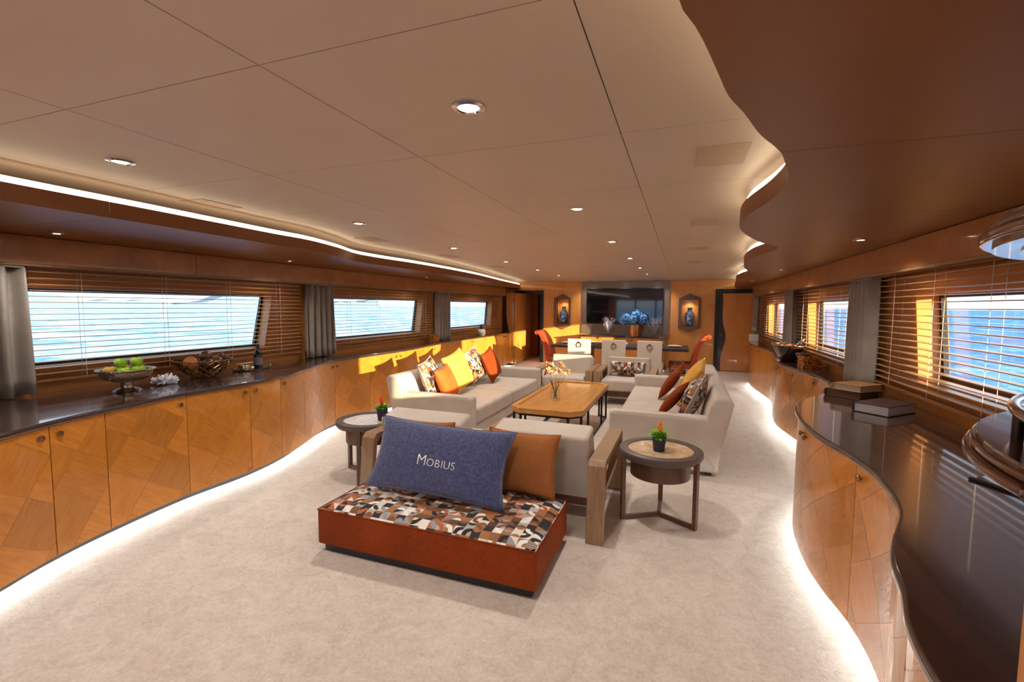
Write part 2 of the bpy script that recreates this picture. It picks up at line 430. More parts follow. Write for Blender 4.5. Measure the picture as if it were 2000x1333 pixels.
soffit('trim_1', SOFL, XL-.1, -1, [YN, -1.2, .55, 1.62, 3.55, 5.6, 7.7, 9.8, YF-.02], 'brown leather soffit with a wavy edge over the fruit bowl counter')
soffit('trim_2', SOFR, XR+.2, 1, [YN, -1., .2, 1.58, 2.72, 4.02, 5.7, 7.8, 9.8, YF-.02], 'brown leather soffit with a deeply wavy edge over the book counter')
def strip(nm, cv, a, b, off, z0, z1, th, mat, label, cat):
    yy = cv.ys(a, b, .06); vs = []
    for y in yy:
        x = cv(y)+off; vs += [(x, y, z0), (x+th, y, z0), (x+th, y, z1), (x, y, z1)]
    n = len(yy); fs = [(i*4+q, i*4+(q+1) % 4, i*4+4+(q+1) % 4, i*4+4+q) for i in range(n-1) for q in range(4)]
    return tag(G().add(vs, fs+[(3, 2, 1, 0), tuple(4*(n-1)+i for i in range(4))]).obj(nm, mat), label, cat)
strip('cove_light', SOFL, YN+.1, YF-.1, -.04, ZS+.03, ZS+.12, .012, M['cove'], 'warm glowing light strip along the gently wavy soffit edge above the fruit bowls', 'cove light')
strip('cove_light', SOFR, YN+.1, YF-.1, .028, ZS+.03, ZS+.13, .012, M['cove'], 'warm glowing light strip along the deeply scalloped soffit edge above the books', 'cove light')

# side walls with window openings
WL = [(1.65, 3.95), (4.87, 7.17), (8.05, 10.35)]
WR = [(1.55, 3.95), (4.75, 6.85), (7.6, 9.75)]
ZW0, ZW1 = 1.04, 1.605
def side_wall(nm, x0, x1, wins, label):
    g = G(); g.box(x0, x1, YN, YF, 0, ZW0); g.box(x0, x1, YN, YF, ZW1, ZC)
    pts = [YN]+[t for w_ in wins for t in w_]+[YF]
    for i in range(0, len(pts), 2):
        a, b = pts[i], pts[i+1]; sl = .12 if i else 0
        g.prism([(a-sl, ZW0), (b, ZW0), (b, ZW1), (a, ZW1)], x0, x1, 'x')
    return struct(g.obj(nm, M['wallw']), label)
side_wall('wall_left', XL-.17, XL, WL, 'honey wood side wall with three slanted windows behind the fruit bowls')
side_wall('wall_right', XR, XR+.17, WR, 'honey wood side wall with three slanted windows behind the books')
def window(nm, x, a, b, sgn, label):
    root = struct(empty(nm, (x, 0, 0)), label)
    o = [(a, ZW0), (b-.12, ZW0), (b, ZW1), (a, ZW1)]; t = .025
    i_ = [(a+t, ZW0+t), (b-.12-t, ZW0+t), (b-t*1.2, ZW1-t), (a+t, ZW1-t)]
    g = G()
    for k in range(4):
        k2 = (k+1) % 4
        g.prism([o[k], o[k2], i_[k2], i_[k]], -.015, .015, 'x')
    g.obj('window_frame', M['frame'], root)
    G().prism(i_, -.003, .003, 'x').obj('glass_pane', M['pane'], root)
for i, (a, b) in enumerate(WL): window('window_%d' % (i+1), XL-.14, a, b, -1, ['long slanted window behind the apples', 'slanted window between the two grey curtains beside the sofa', 'small slanted window behind the spiky plant'][i])
for i, (a, b) in enumerate(WR): window('window_%d' % (i+4), XR+.14, a, b, 1, ['large slanted window behind the books', 'slanted window behind the amber pot', 'slanted window behind the white planter'][i])

# valances
def valance(nm, x0, x1, seams, label):
    root = struct(empty(nm), label)
    for a, b in zip(seams, seams[1:]):
        sbox('valance_panel', x0, x1, a+.0015, b-.0015, 1.765, ZS-.002, M['valance'], root, bevel=.004)
    sbox('valance_edge', min(x0, x1)-.004, max(x0, x1)+.004, seams[0], seams[-1], 1.75, 1.765, M['oak'], root)
valance('trim_3', -4.225, -4.2, [YN, -.6, 1.1, 3.02, 5.0, 7.0, 9.0, 10.95], 'polished wood valance over the blinds behind the fruit bowls')
valance('trim_4', 1.365, 1.39, [YN, -.2, 1.6, 3.3, 5.0, 6.7, 8.4, 10.9], 'polished burl valance over the blinds behind the books')

# far wall
WT = .1
def far_wall():
    g = G(); y0, y1 = YF, YF+WT
    nl, nr = (-3.13, -2.81), (-.02, .35); nz = (1.05, 1.69)
    cuts = [(-4.35, -3.5, 0, 1.93), (nl[0], nl[1], *nz), (nr[0], nr[1], *nz), (.72, 1.63, 0, 1.94)]
    x = XL-.4
    for (a, b, za, zb) in cuts:
        g.box(x, a, y0, y1, 0, ZC)
        if za > 0: g.box(a, b, y0, y1, 0, za)
        g.box(a, b, y0, y1, zb, ZC); x = b
    g.box(x, XR+.3, y0, y1, 0, ZC)
    wf = struct(g.obj('wall_far', M['panel']), 'honey veneer end wall with two lit niches and a television')
    for (a, b) in (nl, nr):
        gg = G(); gg.box(a-.02, b+.02, YF+.26, YF+.28, nz[0]-.02, nz[1]+.02)
        gg.box(a-.02, a, YF+.02, YF+.26, nz[0], nz[1]); gg.box(b, b+.02, YF+.02, YF+.26, nz[0], nz[1])
        gg.box(a-.02, b+.02, YF+.02, YF+.26, nz[0]-.02, nz[0]); gg.box(a-.02, b+.02, YF+.02, YF+.26, nz[1], nz[1]+.02)
        gg.obj('niche_lining', M['panel'], wf)
        mid = (a+b)/2; f = G(); y0_, y1_ = YF-.03, YF-.001
        A, B = a-.075, b+.055
        for poly in ([(A, nz[0]-.05), (a, nz[0]), (a, nz[1]), (A, nz[1]+.03)], [(b, nz[0]), (B, nz[0]-.05), (B, nz[1]+.03), (b, nz[1])],
                     [(a, nz[1]), (b, nz[1]), (B, nz[1]+.03), (mid, nz[1]+.15), (A, nz[1]+.03)], [(A, nz[0]-.05), (mid, nz[0]-.15), (B, nz[0]-.05), (b, nz[0]), (a, nz[0])]):
            f.prism(poly, y0_, y1_, 'y')
        f.obj('niche_frame', M['niche'], wf, bevel=.004)
    # veneer sheets on the wall, with fine joints
    for (a, b) in ((-3.5, -3.36), (-3.36, -2.47), (-.29, .72)):
        pass
far_wall()
for x, nm in ((-2.97, 'near the open doorway'), (.165, 'next to the closed door')):
    v = thing('porcelain_vase', 'blue and white porcelain vase in the lit niche '+nm, 'vase', (x, YF+.13, 1.0515))
    G().lathe([(.055, 0), (.06, .01), (.058, .045), (.075, .06), (.105, .15), (.115, .24), (.10, .31), (.058, .355), (.05, .38), (.055, .43), (.07, .45), (.06, .452)], 24).obj('body', M['porc'], v, smooth=50)
    G().lathe([(.075, -.0), (.078, .004), (.07, .022), (.06, .025)], 20).obj('base_ring', M['wenge'], v, smooth=40)

# doors
def wavy(x0, xw, amp, z0, z1, n=24):
    return [(xw+amp*math.exp(-((t-.42)/.16)**2)-.01*math.sin(t*6), z0+(z1-z0)*t) for t in [i/n for i in range(n+1)]]
d1 = struct(empty('door_1'), 'honey wood door with a dark wavy edge beside the white planter')
f = G(); f.box(.72, .80, YF-.03, YF+WT, 0, 1.94); f.box(1.55, 1.63, YF-.03, YF+WT, 0, 1.94); f.box(.80, 1.55, YF-.03, YF+WT, 1.85, 1.94)
f.obj('door_frame', M['frame'], d1, bevel=.004)
wv = wavy(.8, .88, .10, .015, 1.84)
G().prism([(.805, .015)]+wv+[(.805, 1.84)], YF+.02, YF+.06, 'y').obj('dark_stile', M['wenge'], d1)
G().prism(wv+[(1.545, 1.84), (1.545, .015)], YF+.02, YF+.06, 'y').obj('door_leaf', M['panel'], d1)
G().lathe([(.0, 0), (.03, .0), (.03, .012), (.012, .016), (.012, .04), (.02, .05), (.0, .055)], 14).xf(Matrix.Translation((.87, YF+.02, .88)) @ Matrix.Rotation(PI/2, 4, 'X')).obj('door_knob', M['brass'], d1, smooth=50)
d2 = struct(empty('door_2'), 'open doorway with dark frame and wavy edged leaves by the long counter end')
f = G(); f.box(-4.35, -4.27, YF-.03, YF+WT, 0, 1.93); f.box(-3.58, -3.5, YF-.03, YF+WT, 0, 1.93); f.box(-4.27, -3.58, YF-.03, YF+WT, 1.86, 1.93)
f.obj('door_frame', M['frame'], d2, bevel=.004)
wv = wavy(-4.32, -4.22, .09, .04, 1.84)
G().prism([(-4.315, .04)]+wv+[(-4.315, 1.84)], 11.02, 11.06, 'y').obj('dark_stile', M['wenge'], d2)
G().prism(wv+[(-4.0, 1.84), (-4.0, .04)], 11.02, 11.06, 'y').obj('door_leaf', M['panel'], d2)
g = G(); g.hexa([(-3.99, 11.05, .02), (-3.96, 11.05, .02), (-4.16, 12.9, .02), (-4.19, 12.9, .02), (-3.99, 11.05, 1.84), (-3.96, 11.05, 1.84), (-4.16, 12.9, 1.84), (-4.19, 12.9, 1.84)])
g.obj('second_leaf', M['panel'], d2)
sbox('wall_corridor', -4.4, -3.3, 13.6, 13.7, 0, ZC, M['panel'])['kind'] = 'structure'
sbox('wall_corridor', -3.48, -3.4, YF+WT, 13.6, 0, ZC, M['panel'])['kind'] = 'structure'
sbox('wall_corridor', -4.5, -4.4, YF+WT, 13.6, 0, ZC, M['panel'])['kind'] = 'structure'
sbox('wall_corridor', .5, 1.8, YF+.13, YF+.16, 0, ZC, M['panel'])['kind'] = 'structure'  # backing panel added to block sky showing through the closed door's gap
d3 = struct(empty('door_3'), 'red brown door at the end of the corridor')
sbox('door_leaf', -4.15, -3.55, 13.55, 13.6, 0, 1.85, M['redwood'], d3)
sbox('door_handle', -3.68, -3.58, 13.5, 13.53, .9, .93, M['frame'], d3)
sbox('handle_plate', -3.62, -3.58, 13.53, 13.55, .84, .99, M['frame'], d3)

# wall behind the camera, with unseen glazing added to let in daylight fill
g = G(); g.box(XL-.4, -3.6, YN-.1, YN, 0, ZC); g.box(.8, XR+.3, YN-.1, YN, 0, ZC); g.box(-3.6, .8, YN-.1, YN, 1.95, ZC)
struct(g.obj('wall_near', M['panel']), 'wood wall with a wide opening added for daylight')
w7 = struct(empty('window_7'), 'unseen glazed doors added to let in daylight')
for i in range(4):
    a = -3.6+1.1*i; g = G()
    g.box(a, a+.05, YN-.07, YN-.03, 0, 1.95); g.box(a+1.05, a+1.1, YN-.07, YN-.03, 0, 1.95)
    g.box(a+.05, a+1.05, YN-.07, YN-.03, 1.88, 1.95); g.box(a+.05, a+1.05, YN-.07, YN-.03, 0, .07)
    g.obj('door_frame', M['frame'], w7)
    sbox('glass_pane', a+.05, a+1.05, YN-.053, YN-.047, .07, 1.88, M['pane'], w7)
# partition that carries the round shelves
for nm, x0, x1, lab in (('wall_partition', .50, XR, 'wood partition standing on the book counter'), ('wall_partition', XL, -3.35, 'wood partition standing on the fruit bowl counter')):
    struct(sbox(nm, x0, x1, .76, .9, ZT+.001, ZS, M['honey'], None, bevel=.004), lab)

# outside
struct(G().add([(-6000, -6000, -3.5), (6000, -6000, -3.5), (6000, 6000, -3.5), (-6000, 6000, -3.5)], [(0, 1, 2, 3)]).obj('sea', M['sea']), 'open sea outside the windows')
g = G(); n = 90; top = []
for i in range(n+1):
    y = -2500+5500*i/n; top.append((y, 22+16*math.sin(i*.37)+10*math.sin(i*.91+1)+6*math.sin(i*2.3)))
g.prism([(-2500, -4)]+top+[(3000, -4)], -2300, -2200, 'x'); struct(g.obj('hills', M['land']), 'low hazy land across the water')

# ------------------------------------------------------------------ downlights
def downlight(x, y, z, watt, label, grp, r=.055):
    t = thing('downlight', label, 'ceiling light', (x, y, z), 0, grp)
    G().lathe([(r*.62, -.004), (r*.70, -.010), (r, -.006), (r, 0), (r*.62, 0)], 28).obj('trim_ring', M['chrome'], t, smooth=40)
    G().lathe([(.001, -.006), (r*.6, -.006), (r*.6, -.001), (.001, -.001)], 24).obj('lens', M['lens'], t)
    ld = bpy.data.lights.new('lamp', 'SPOT'); lo = bpy.data.objects.new('lamp', ld); COL.objects.link(lo)
    ld.energy = watt; ld.color = (1, .94, .86); ld.spot_size = math.radians(140); ld.spot_blend = .8; ld.shadow_soft_size = .045
    lo.parent = t; lo.location = (0, 0, -.02)
    return t
for y in (-1.9, 1.42, 3.08, 4.71, 6.36, 7.92, 9.45):
    for x in (-.68, -2.44): downlight(x, y, ZC, SPOT_W, 'round recessed downlight with chrome ring in the cream ceiling', 'downlights in the cream ceiling')
for y in (2.02*.914, 4.36*.862, 7.55*.862, 10.59*.862): downlight(-3.85, y, ZS, SOFF_W, 'small recessed downlight in the brown soffit over the fruit bowl counter', 'downlights in the soffit over the fruit bowls', .042)
for y in (1.1, 4.26*.862, 7.22*.862, 10.01*.862): downlight(1.08, y, ZS, SOFF_W, 'small recessed downlight in the brown soffit over the book counter', 'downlights in the soffit over the books', .042)
for x in (-2.2, -1.4, -.6): downlight(x, 11.6, ZC, SPOT_W*.9, 'small recessed downlight in front of the television', 'downlights above the television', .045)
for x in (-2.97, .165):
    downlight(x, YF+.14, 1.69, 5, 'tiny downlight in the roof of a vase niche', 'niche downlights', .022)
for x0, x1, who in ((.035, .235, 'by the deeply scalloped soffit'), (-3.02, -2.82, 'by the gently wavy soffit')):
    for y in (2.08, 3.74, 5.4, 7.05):
        tag(sbox('speaker_grille', x0, x1, y, y+.28, ZC-.004, ZC+.001, M['grille'], None, bevel=.002), 'flush rectangular speaker grille in the cream ceiling '+who, 'speaker grille', 'ceiling speaker grilles '+who)

# ------------------------------------------------------------------ counters and cabinets
def counter(nm, cv, a, b, wall, label):
    yy = cv.ys(a, b, .04); poly = [(cv(y), y) for y in yy]+[(wall, b), (wall, a)]
    return tag(G().prism(poly, ZT-.032, ZT).obj(nm, M['counter'], None, bevel=.011, seg=3), label, 'countertop')
counter('countertop', leftF, -.6, 10.98, XL+.001, 'long dark wavy countertop carrying the apples and wire basket')
counter('countertop', rightF, -.4, 10.4, XR-.001, 'dark deeply scalloped countertop carrying the books and bowls')

def clip(poly, ax, v, keep_less):
    out = []
    for i in range(len(poly)):
        a, b = poly[i-1], poly[i]
        ia = (a[ax] <= v+1e-9) if keep_less else (a[ax] >= v-1e-9); ib = (b[ax] <= v+1e-9) if keep_less else (b[ax] >= v-1e-9)
        if ia != ib:
            t = (v-a[ax])/(b[ax]-a[ax]); out.append((a[0]+(b[0]-a[0])*t, a[1]+(b[1]-a[1])*t))
        if ib: out.append(b)
    return out
def area(p): return abs(sum(p[i-1][0]*p[i][1]-p[i][0]*p[i-1][1] for i in range(len(p))))/2
E1 = (math.cos(math.radians(-33)), math.sin(math.radians(-33))); E2 = (math.cos(math.radians(52)), math.sin(math.radians(52)))
def cabinets(cv, sgn, wall, bounds, label, grp, tile_to, knobs, where):
    # sgn: direction from the room towards the wall (x)
    Z0, Z1 = .076, ZT-.036
    d_face, d_th = .022, .02
    def P(s, z, off): y = cv.y_of(s); return (cv(y)+sgn*off, y, z)
    for u in range(0, len(bounds)-1, 2):
        seg = bounds[u:u+3]
        if len(seg) < 2: continue
        ya, yb = seg[0], seg[-1]
        t = thing('base_cabinet', label+' '+where[u//2], 'cabinet', (wall-sgn*.05, (ya+yb)/2, 0), 0, grp); T = Matrix.Translation(-t.location)
        yy = cv.ys(ya+.001, yb-.001, .05)
        G().prism([(cv(y)+sgn*.046, y) for y in yy]+[(wall-sgn*.003, yb-.001), (wall-sgn*.003, ya+.001)], Z0, Z1+.003).xf(T).obj('carcass', M['shadowgap'], t)
        G().prism([(cv(y)+sgn*.13, y) for y in yy]+[(wall-sgn*.003, yb-.001), (wall-sgn*.003, ya+.001)], 0, Z0).xf(T).obj('plinth', M['shadowgap'], t)
        for k in range(len(seg)-1):
            a, b = cv.s_of(seg[k])+.002, cv.s_of(seg[k+1])-.002
            n = max(2, int((b-a)/.05)); ss = [a+(b-a)*i/n for i in range(n+1)]
            tiled = seg[k] < tile_to
            vs = []; fs = []
            for s in ss: vs += [P(s, Z0, d_face), P(s, Z1, d_face), P(s, Z1, d_face+d_th), P(s, Z0, d_face+d_th)]
            for i in range(n):
                for q in range(4): fs.append((i*4+q, i*4+(q+1) % 4, i*4+4+(q+1) % 4, i*4+4+q))
            fs += [(0, 1, 2, 3), tuple(4*n+i for i in range(4))]
            dr = G().add(vs, fs).xf(T).obj('door', M['honey'], t, smooth=40)
            side = knobs[(u+k) % len(knobs)]
            ks = a+.05 if side == 0 else b-.05
            kp = P(ks, Z1-.05, d_face)
            G().lathe([(.006, 0), (.006, .010), (.015, .012), (.017, .018), (.012, .024), (.001, .025)], 14).xf(T @ Matrix.Translation(kp) @ Matrix.Rotation(-sgn*PI/2, 4, 'Y')).obj('knob', M['brass'], dr, smooth=40)
            if not tiled: continue
            A, B = .30, .235
            smid = (a+b)/2
            for i in range(-9, 10):
                for j in range(-9, 10):
                    ox, oz = a+i*A*E1[0]+j*B*E2[0], .45+i*A*E1[1]+j*B*E2[1]
                    gp = .0012
                    quad = []
                    for (p, q) in ((gp, gp), (A-gp, gp), (A-gp, B-gp), (gp, B-gp)):
                        quad.append((ox+p*E1[0]+q*E2[0], oz+p*E1[1]+q*E2[1]))
                    pl = quad
                    for ax, v, kl in ((0, a+.0005, False), (0, b-.0005, True), (1, Z0+.0005, False), (1, Z1-.0005, True)):
                        if len(pl) >= 3: pl = clip(pl, ax, v, kl)
                    if len(pl) < 3 or area(pl) < .0006: continue
                    lo = min(p[0] for p in pl); hi = max(p[0] for p in pl)
                    ns = max(1, int((hi-lo)/.06)); gg = G()
                    flip = (i+j) % 2
                    for q in range(ns):
                        sa, sb = lo+(hi-lo)*q/ns, lo+(hi-lo)*(q+1)/ns
                        pp = clip(clip(pl, 0, sa, False), 0, sb, True)
                        if len(pp) < 3: continue
                        bi = len(gg.v); m_ = len(pp)
                        gg.add([P(p[0], p[1], d_face-.0016) for p in pp]+[P(p[0], p[1], d_face) for p in pp], [tuple(range(m_))])
                        for e_ in range(m_):
                            e2 = (e_+1) % m_
                            inner = any(abs(pp[e_][0]-c) < 1e-7 and abs(pp[e2][0]-c) < 1e-7 for c in (sa, sb)) and not (abs(pp[e_][0]-lo) < 1e-7 or abs(pp[e_][0]-hi) < 1e-7)
                            if not inner: gg.f.append((bi+e_, bi+e2, bi+m_+e2, bi+m_+e_))
                        for p in pp*2:
                            U = (p[0]-ox)*E1[0]+(p[1]-oz)*E1[1]; V = (p[0]-ox)*E2[0]+(p[1]-oz)*E2[1]
                            gg.uv.append((U+i*3.1, V+j*2.7) if flip == 0 else (V+j*2.7, U+i*3.1))
                    gg.xf(T).obj('veneer_panel', M['tile'], dr)
LB = [.42, .98, 1.48, 1.79, 2.35, 2.88, 3.25, 3.68, 4.42, 5.1, 5.72, 6.3, 6.9, 7.5, 8.1, 8.7, 9.3, 9.9, 10.45, 10.97]
cabinets(leftF, -1, XL, LB, 'honey diamond veneer base cabinet', 'base cabinets under the fruit bowl counter', 6.4, [0, 1, 0, 1, 1, 0, 0, 1, 0, 1],
         ['below the grey curtain by the apples', 'below the silver apple bowl', 'below the coral and wire basket', 'curving inward below the bottle and tray', 'below the grey curtain beyond the bottle', 'behind the mustard cushion of the sunlit sofa', 'below the wicker box', 'below the spiky plant', 'just beyond the spiky plant', 'next to the open doorway'])
RB = [.2, .75, 1.3, 1.85, 2.42, 3.08, 3.62, 4.25, 4.85, 5.35, 5.9, 6.5, 7.1, 7.7, 8.3, 8.9, 9.5, 10.05]
cabinets(rightF, 1, XR, RB, 'honey veneer base cabinet', 'base cabinets under the book counter', 6.2, [1, 0, 1, 1, 1, 0],
         ['below the wood partition', 'below the black tablet', 'bulging below the plum book', 'in the hollow below the stacked books', 'below the amber pot', 'bulging below the boat shaped bowl', 'below the taupe curtain beyond the bowls', 'between the dark bowls and the white planter', 'below the white planter'])
tag(strip('toe_kick_light', leftF, -.3, 10.9, -.108, .054, .070, .008, M['toe'], '', ''), 'cool white light strip glowing under the fruit bowl cabinets', 'light strip')
tag(strip('toe_kick_light', rightF, -.1, 10.2, .100, .054, .070, .008, M['toe'], '', ''), 'cool white light strip glowing under the scalloped book cabinets', 'light strip')

# ------------------------------------------------------------------ blinds and curtains
def blind(x, a, b, label):
    t = thing('venetian_blind', label, 'blind', (x, a, 0)); L = b-a
    sbox('headrail', -.03, .03, 0, L, 1.74, 1.80, M['rail'], t)
    proto = None; z = 1.715
    while z > .97:
        if proto is None: proto = sbox('slat', -.025, .025, .005, L-.005, -.0025, .0025, M['slat'], t); o = proto
        else: o = proto.copy(); COL.objects.link(o)
        o.location = (0, 0, z); z -= .0425
    sbox('bottom_rail', -.025, .025, .005, L-.005, .935, .952, M['rail'], t)
    nl = max(3, int(L/.55))
    for i in range(nl):
        y = L*(i+.5)/nl
        g = G()
        for s in (-.027, .027): g.box(s-.0011, s+.0011, y-.0011, y+.0011, .95, 1.74)
        g.obj('ladder_cord', M['cord'], t)
LBLN = [(1.0, 4.33, 'apples and the wire basket'), (4.72, 7.52, 'left end sofa cushions'), (7.95, 10.75, 'spiky plant in the round pot')]
blind(XL+.045, 1.86, 4.30, 'wide slatted blind behind the apples and the wire basket')
blind(XL+.045, 4.84, 7.47, 'slatted blind between the two grey curtains behind the cushioned sofa')
blind(XL+.045, 8.03, 10.75, 'slatted blind behind the spiky plant in the round white pot')
blind(XR-.055, 1.0, 4.34, 'sunlit slatted blind behind the three books')
blind(XR-.055, 4.89, 7.08, 'sunlit slatted blind behind the amber pot')
blind(XR-.055, 7.69, 10.32, 'sunlit slatted blind behind the white square planter')
def curtain(x, a, b, z0, label, folds=5):
    t = thing('curtain', label, 'curtain', (x, (a+b)/2, z0)); g = G(); n = folds*10; w_ = b-a; H = 1.735-z0; nz = 8; vs = []
    ph = random.random()*6
    for k in range(nz+1):
        zz = H*k/nz; sp = 1+.05*(1-k/nz)
        for i in range(n+1):
            u = i/n; amp = .040+.006*(1-k/nz)
            vs.append((amp*math.sin(u*folds*2*PI+ph+.5*math.sin(u*9+k*.25)), (u-.5)*w_*sp, zz+.006*math.sin(u*13+ph)*(k == 0)))
    g.add(vs, [(k*(n+1)+i, k*(n+1)+i+1, (k+1)*(n+1)+i+1, (k+1)*(n+1)+i) for k in range(nz) for i in range(n)])
    o = g.obj('drape', M['curtain'], t, smooth=80); md = o.modifiers.new('s', 'SOLIDIFY'); md.thickness = .004
    vs = []
    g2 = G().box(-.03, .03, -w_/2, w_/2, H, H+.01); g2.obj('heading_tape', M['curtain'], t)
CXL, CXR = -4.235, 1.405
curtain(CXL, 1.28, 1.83, ZT+.010, 'gathered grey linen curtain beside the apples')
curtain(CXL, 4.33, 4.81, ZT+.010, 'gathered grey linen curtain beyond the bottle and tray')
curtain(CXL, 7.5, 7.98, ZT+.010, 'gathered grey linen curtain beside the wicker box')
curtain(CXR, 4.38, 4.86, ZT+.010, 'gathered taupe linen curtain behind the stacked books')
curtain(CXR, 7.12, 7.66, ZT+.010, 'gathered taupe linen curtain beyond the dark bowls')
curtain(CXR, 10.36, 10.75, ZT+.010, 'gathered taupe linen curtain near the closed door')

# ------------------------------------------------------------------ soft furnishing builders
def pillow_mesh(name, w_, h, th, mat, parent, N_=18):
    g = G()
    def pt(u, v, sd):
        x = u*w_/2*(1-.095*(1-v*v)*abs(u)**3); z = v*h/2*(1-.095*(1-u*u)*abs(v)**3)
        y = sd*th/2*max(0., (1-u*u)*(1-v*v))**.42
        return (x, y, z)
    idx = {}
    def vid(i, j, sd):
        border = i in (0, N_) or j in (0, N_)
        k = (i, j, 0 if border else sd)
        if k not in idx:
            u, v = 2*i/N_-1, 2*j/N_-1
            u = math.sin(u*PI/2)*.55+u*.45; v = math.sin(v*PI/2)*.55+v*.45
            idx[k] = len(g.v); g.v.append(pt(u, v, k[2])); g.uv.append((u*w_/2+w_*2+1, v*h/2+h*3+(1 if k[2] > 0 else 0)))
        return idx[k]
    for sd in (-1, 1):
        for i in range(N_):
            for j in range(N_):
                q = [vid(i, j, sd), vid(i+1, j, sd), vid(i+1, j+1, sd), vid(i, j+1, sd)]
                g.f.append(tuple(q if sd < 0 else q[::-1]))
    return g.obj(name, mat, parent, smooth=180)
def pillow(loc, w_, h, th, rot, mat, label, group=None, piping=None):
    t = thing('cushion', label, 'cushion', loc, 0, group); t.rotation_euler = rot
    pillow_mesh('cover', w_, h, th, mat, t)
    path = []
    for k in range(64):
        a = k/16; e_, f_ = int(a), a-int(a); q = 2*f_-1
        u, v = [(q, -1), (1, q), (-q, 1), (-1, -q)][e_]
        path.append((u*w_/2*(1-.095*(1-v*v)*abs(u)**3), 0, v*h/2*(1-.095*(1-u*u)*abs(v)**3)))
    G().tube(path, .004, 5, True).obj('piping', piping or mat, t, smooth=180)
    return t

# ottoman
t = thing('ottoman', 'rust velvet ottoman bench with a geometric printed top and black plinth', 'ottoman', (-1.345, 2.48, 0))
sbox('plinth', -.665, .665, -.305, .305, 0, .05, M['black'], t, bevel=.003)
sbox('body', -.695, .695, -.335, .335, .05, .262, M['rust'], t, bevel=.014, seg=3)
g = G(); nx, ny = 28, 14
def otop(i, j):
    u, v = 2*i/nx-1, 2*j/ny-1
    return (u*.692, v*.332, .262+.030*(max(0, (1-u**8)*(1-v**8)))**.35)
g.v = [otop(i, j) for j in range(ny+1) for i in range(nx+1)]; g.uv = [(p[0]+3, p[1]+5) for p in g.v]
g.f = [(j*(nx+1)+i, j*(nx+1)+i+1, (j+1)*(nx+1)+i+1, (j+1)*(nx+1)+i) for j in range(ny) for i in range(nx)]
g.obj('printed_top', M['print'], t, smooth=180)
G().tube([(-.692, -.332, .263), (.692, -.332, .263), (.692, .332, .263), (-.692, .332, .263)], .005, 6, True).obj('piping', M['rust'], t, smooth=60)

# lounge chairs
def lounge(label, loc, rz):
    t = thing('lounge_chair', label, 'armchair', loc, rz, None)
    # seat
    sbox('seat_frame', -.34, .34, -.22, .46, .13, .22, M['walnut'], t, bevel=.006)
    sbox('seat', -.345, .345, -.20, .50, .22, .39, M['sofa'], t, bevel=.035, seg=4)
    yz = [(-.19, .10), (.02, .14), (-.16, .69), (-.375, .645)]
    G().prism(yz, -.338, .338, 'x').obj('backrest', M['sofa'], t, bevel=.028, seg=4)
    pth = [(-.352, -.19, .11), (-.352, -.36, .655), (.352, -.36, .655), (.352, -.19, .11)]
    for s in (-1, 1):
        x0, x1 = sorted((s*.352, s*.462))
        pr = [(-.48, 0), (-.435, 0), (-.385, .445), (-.345, .478), (.42, .470), (.47, 0), (.515, 0), (.475, .475), (.455, .512), (-.39, .522), (-.425, .49)]
        a = G().prism(pr, x0, x1, 'x').obj('arm', M['oak'], t, bevel=.004)
        xm = (x0+x1)/2
        G().hexa([(xm-.02, -.43, .20), (xm+.02, -.43, .20), (xm+.02, .46, .24), (xm-.02, .46, .24), (xm-.02, -.43, .245), (xm+.02, -.43, .245), (xm+.02, .46, .285), (xm-.02, .46, .285)]).obj('side_rail', M['oak'], t)
    return t
YC = 3.30
lounge('taupe lounge chair with oak arms backing the ottoman, beside the orange spike plant', (-.885, YC, 0), 0)
lounge('taupe lounge chair with oak arms backing the ottoman, beside the red flowering plant', (-1.815, YC, 0), 0)
lounge('taupe lounge chair with oak arms in front of the dining table, printed cushion on it', (-.80, 7.55, 0), PI)
lounge('taupe lounge chair with oak arms in front of the dining table, behind the dried flowers', (-1.74, 7.55, 0), PI)
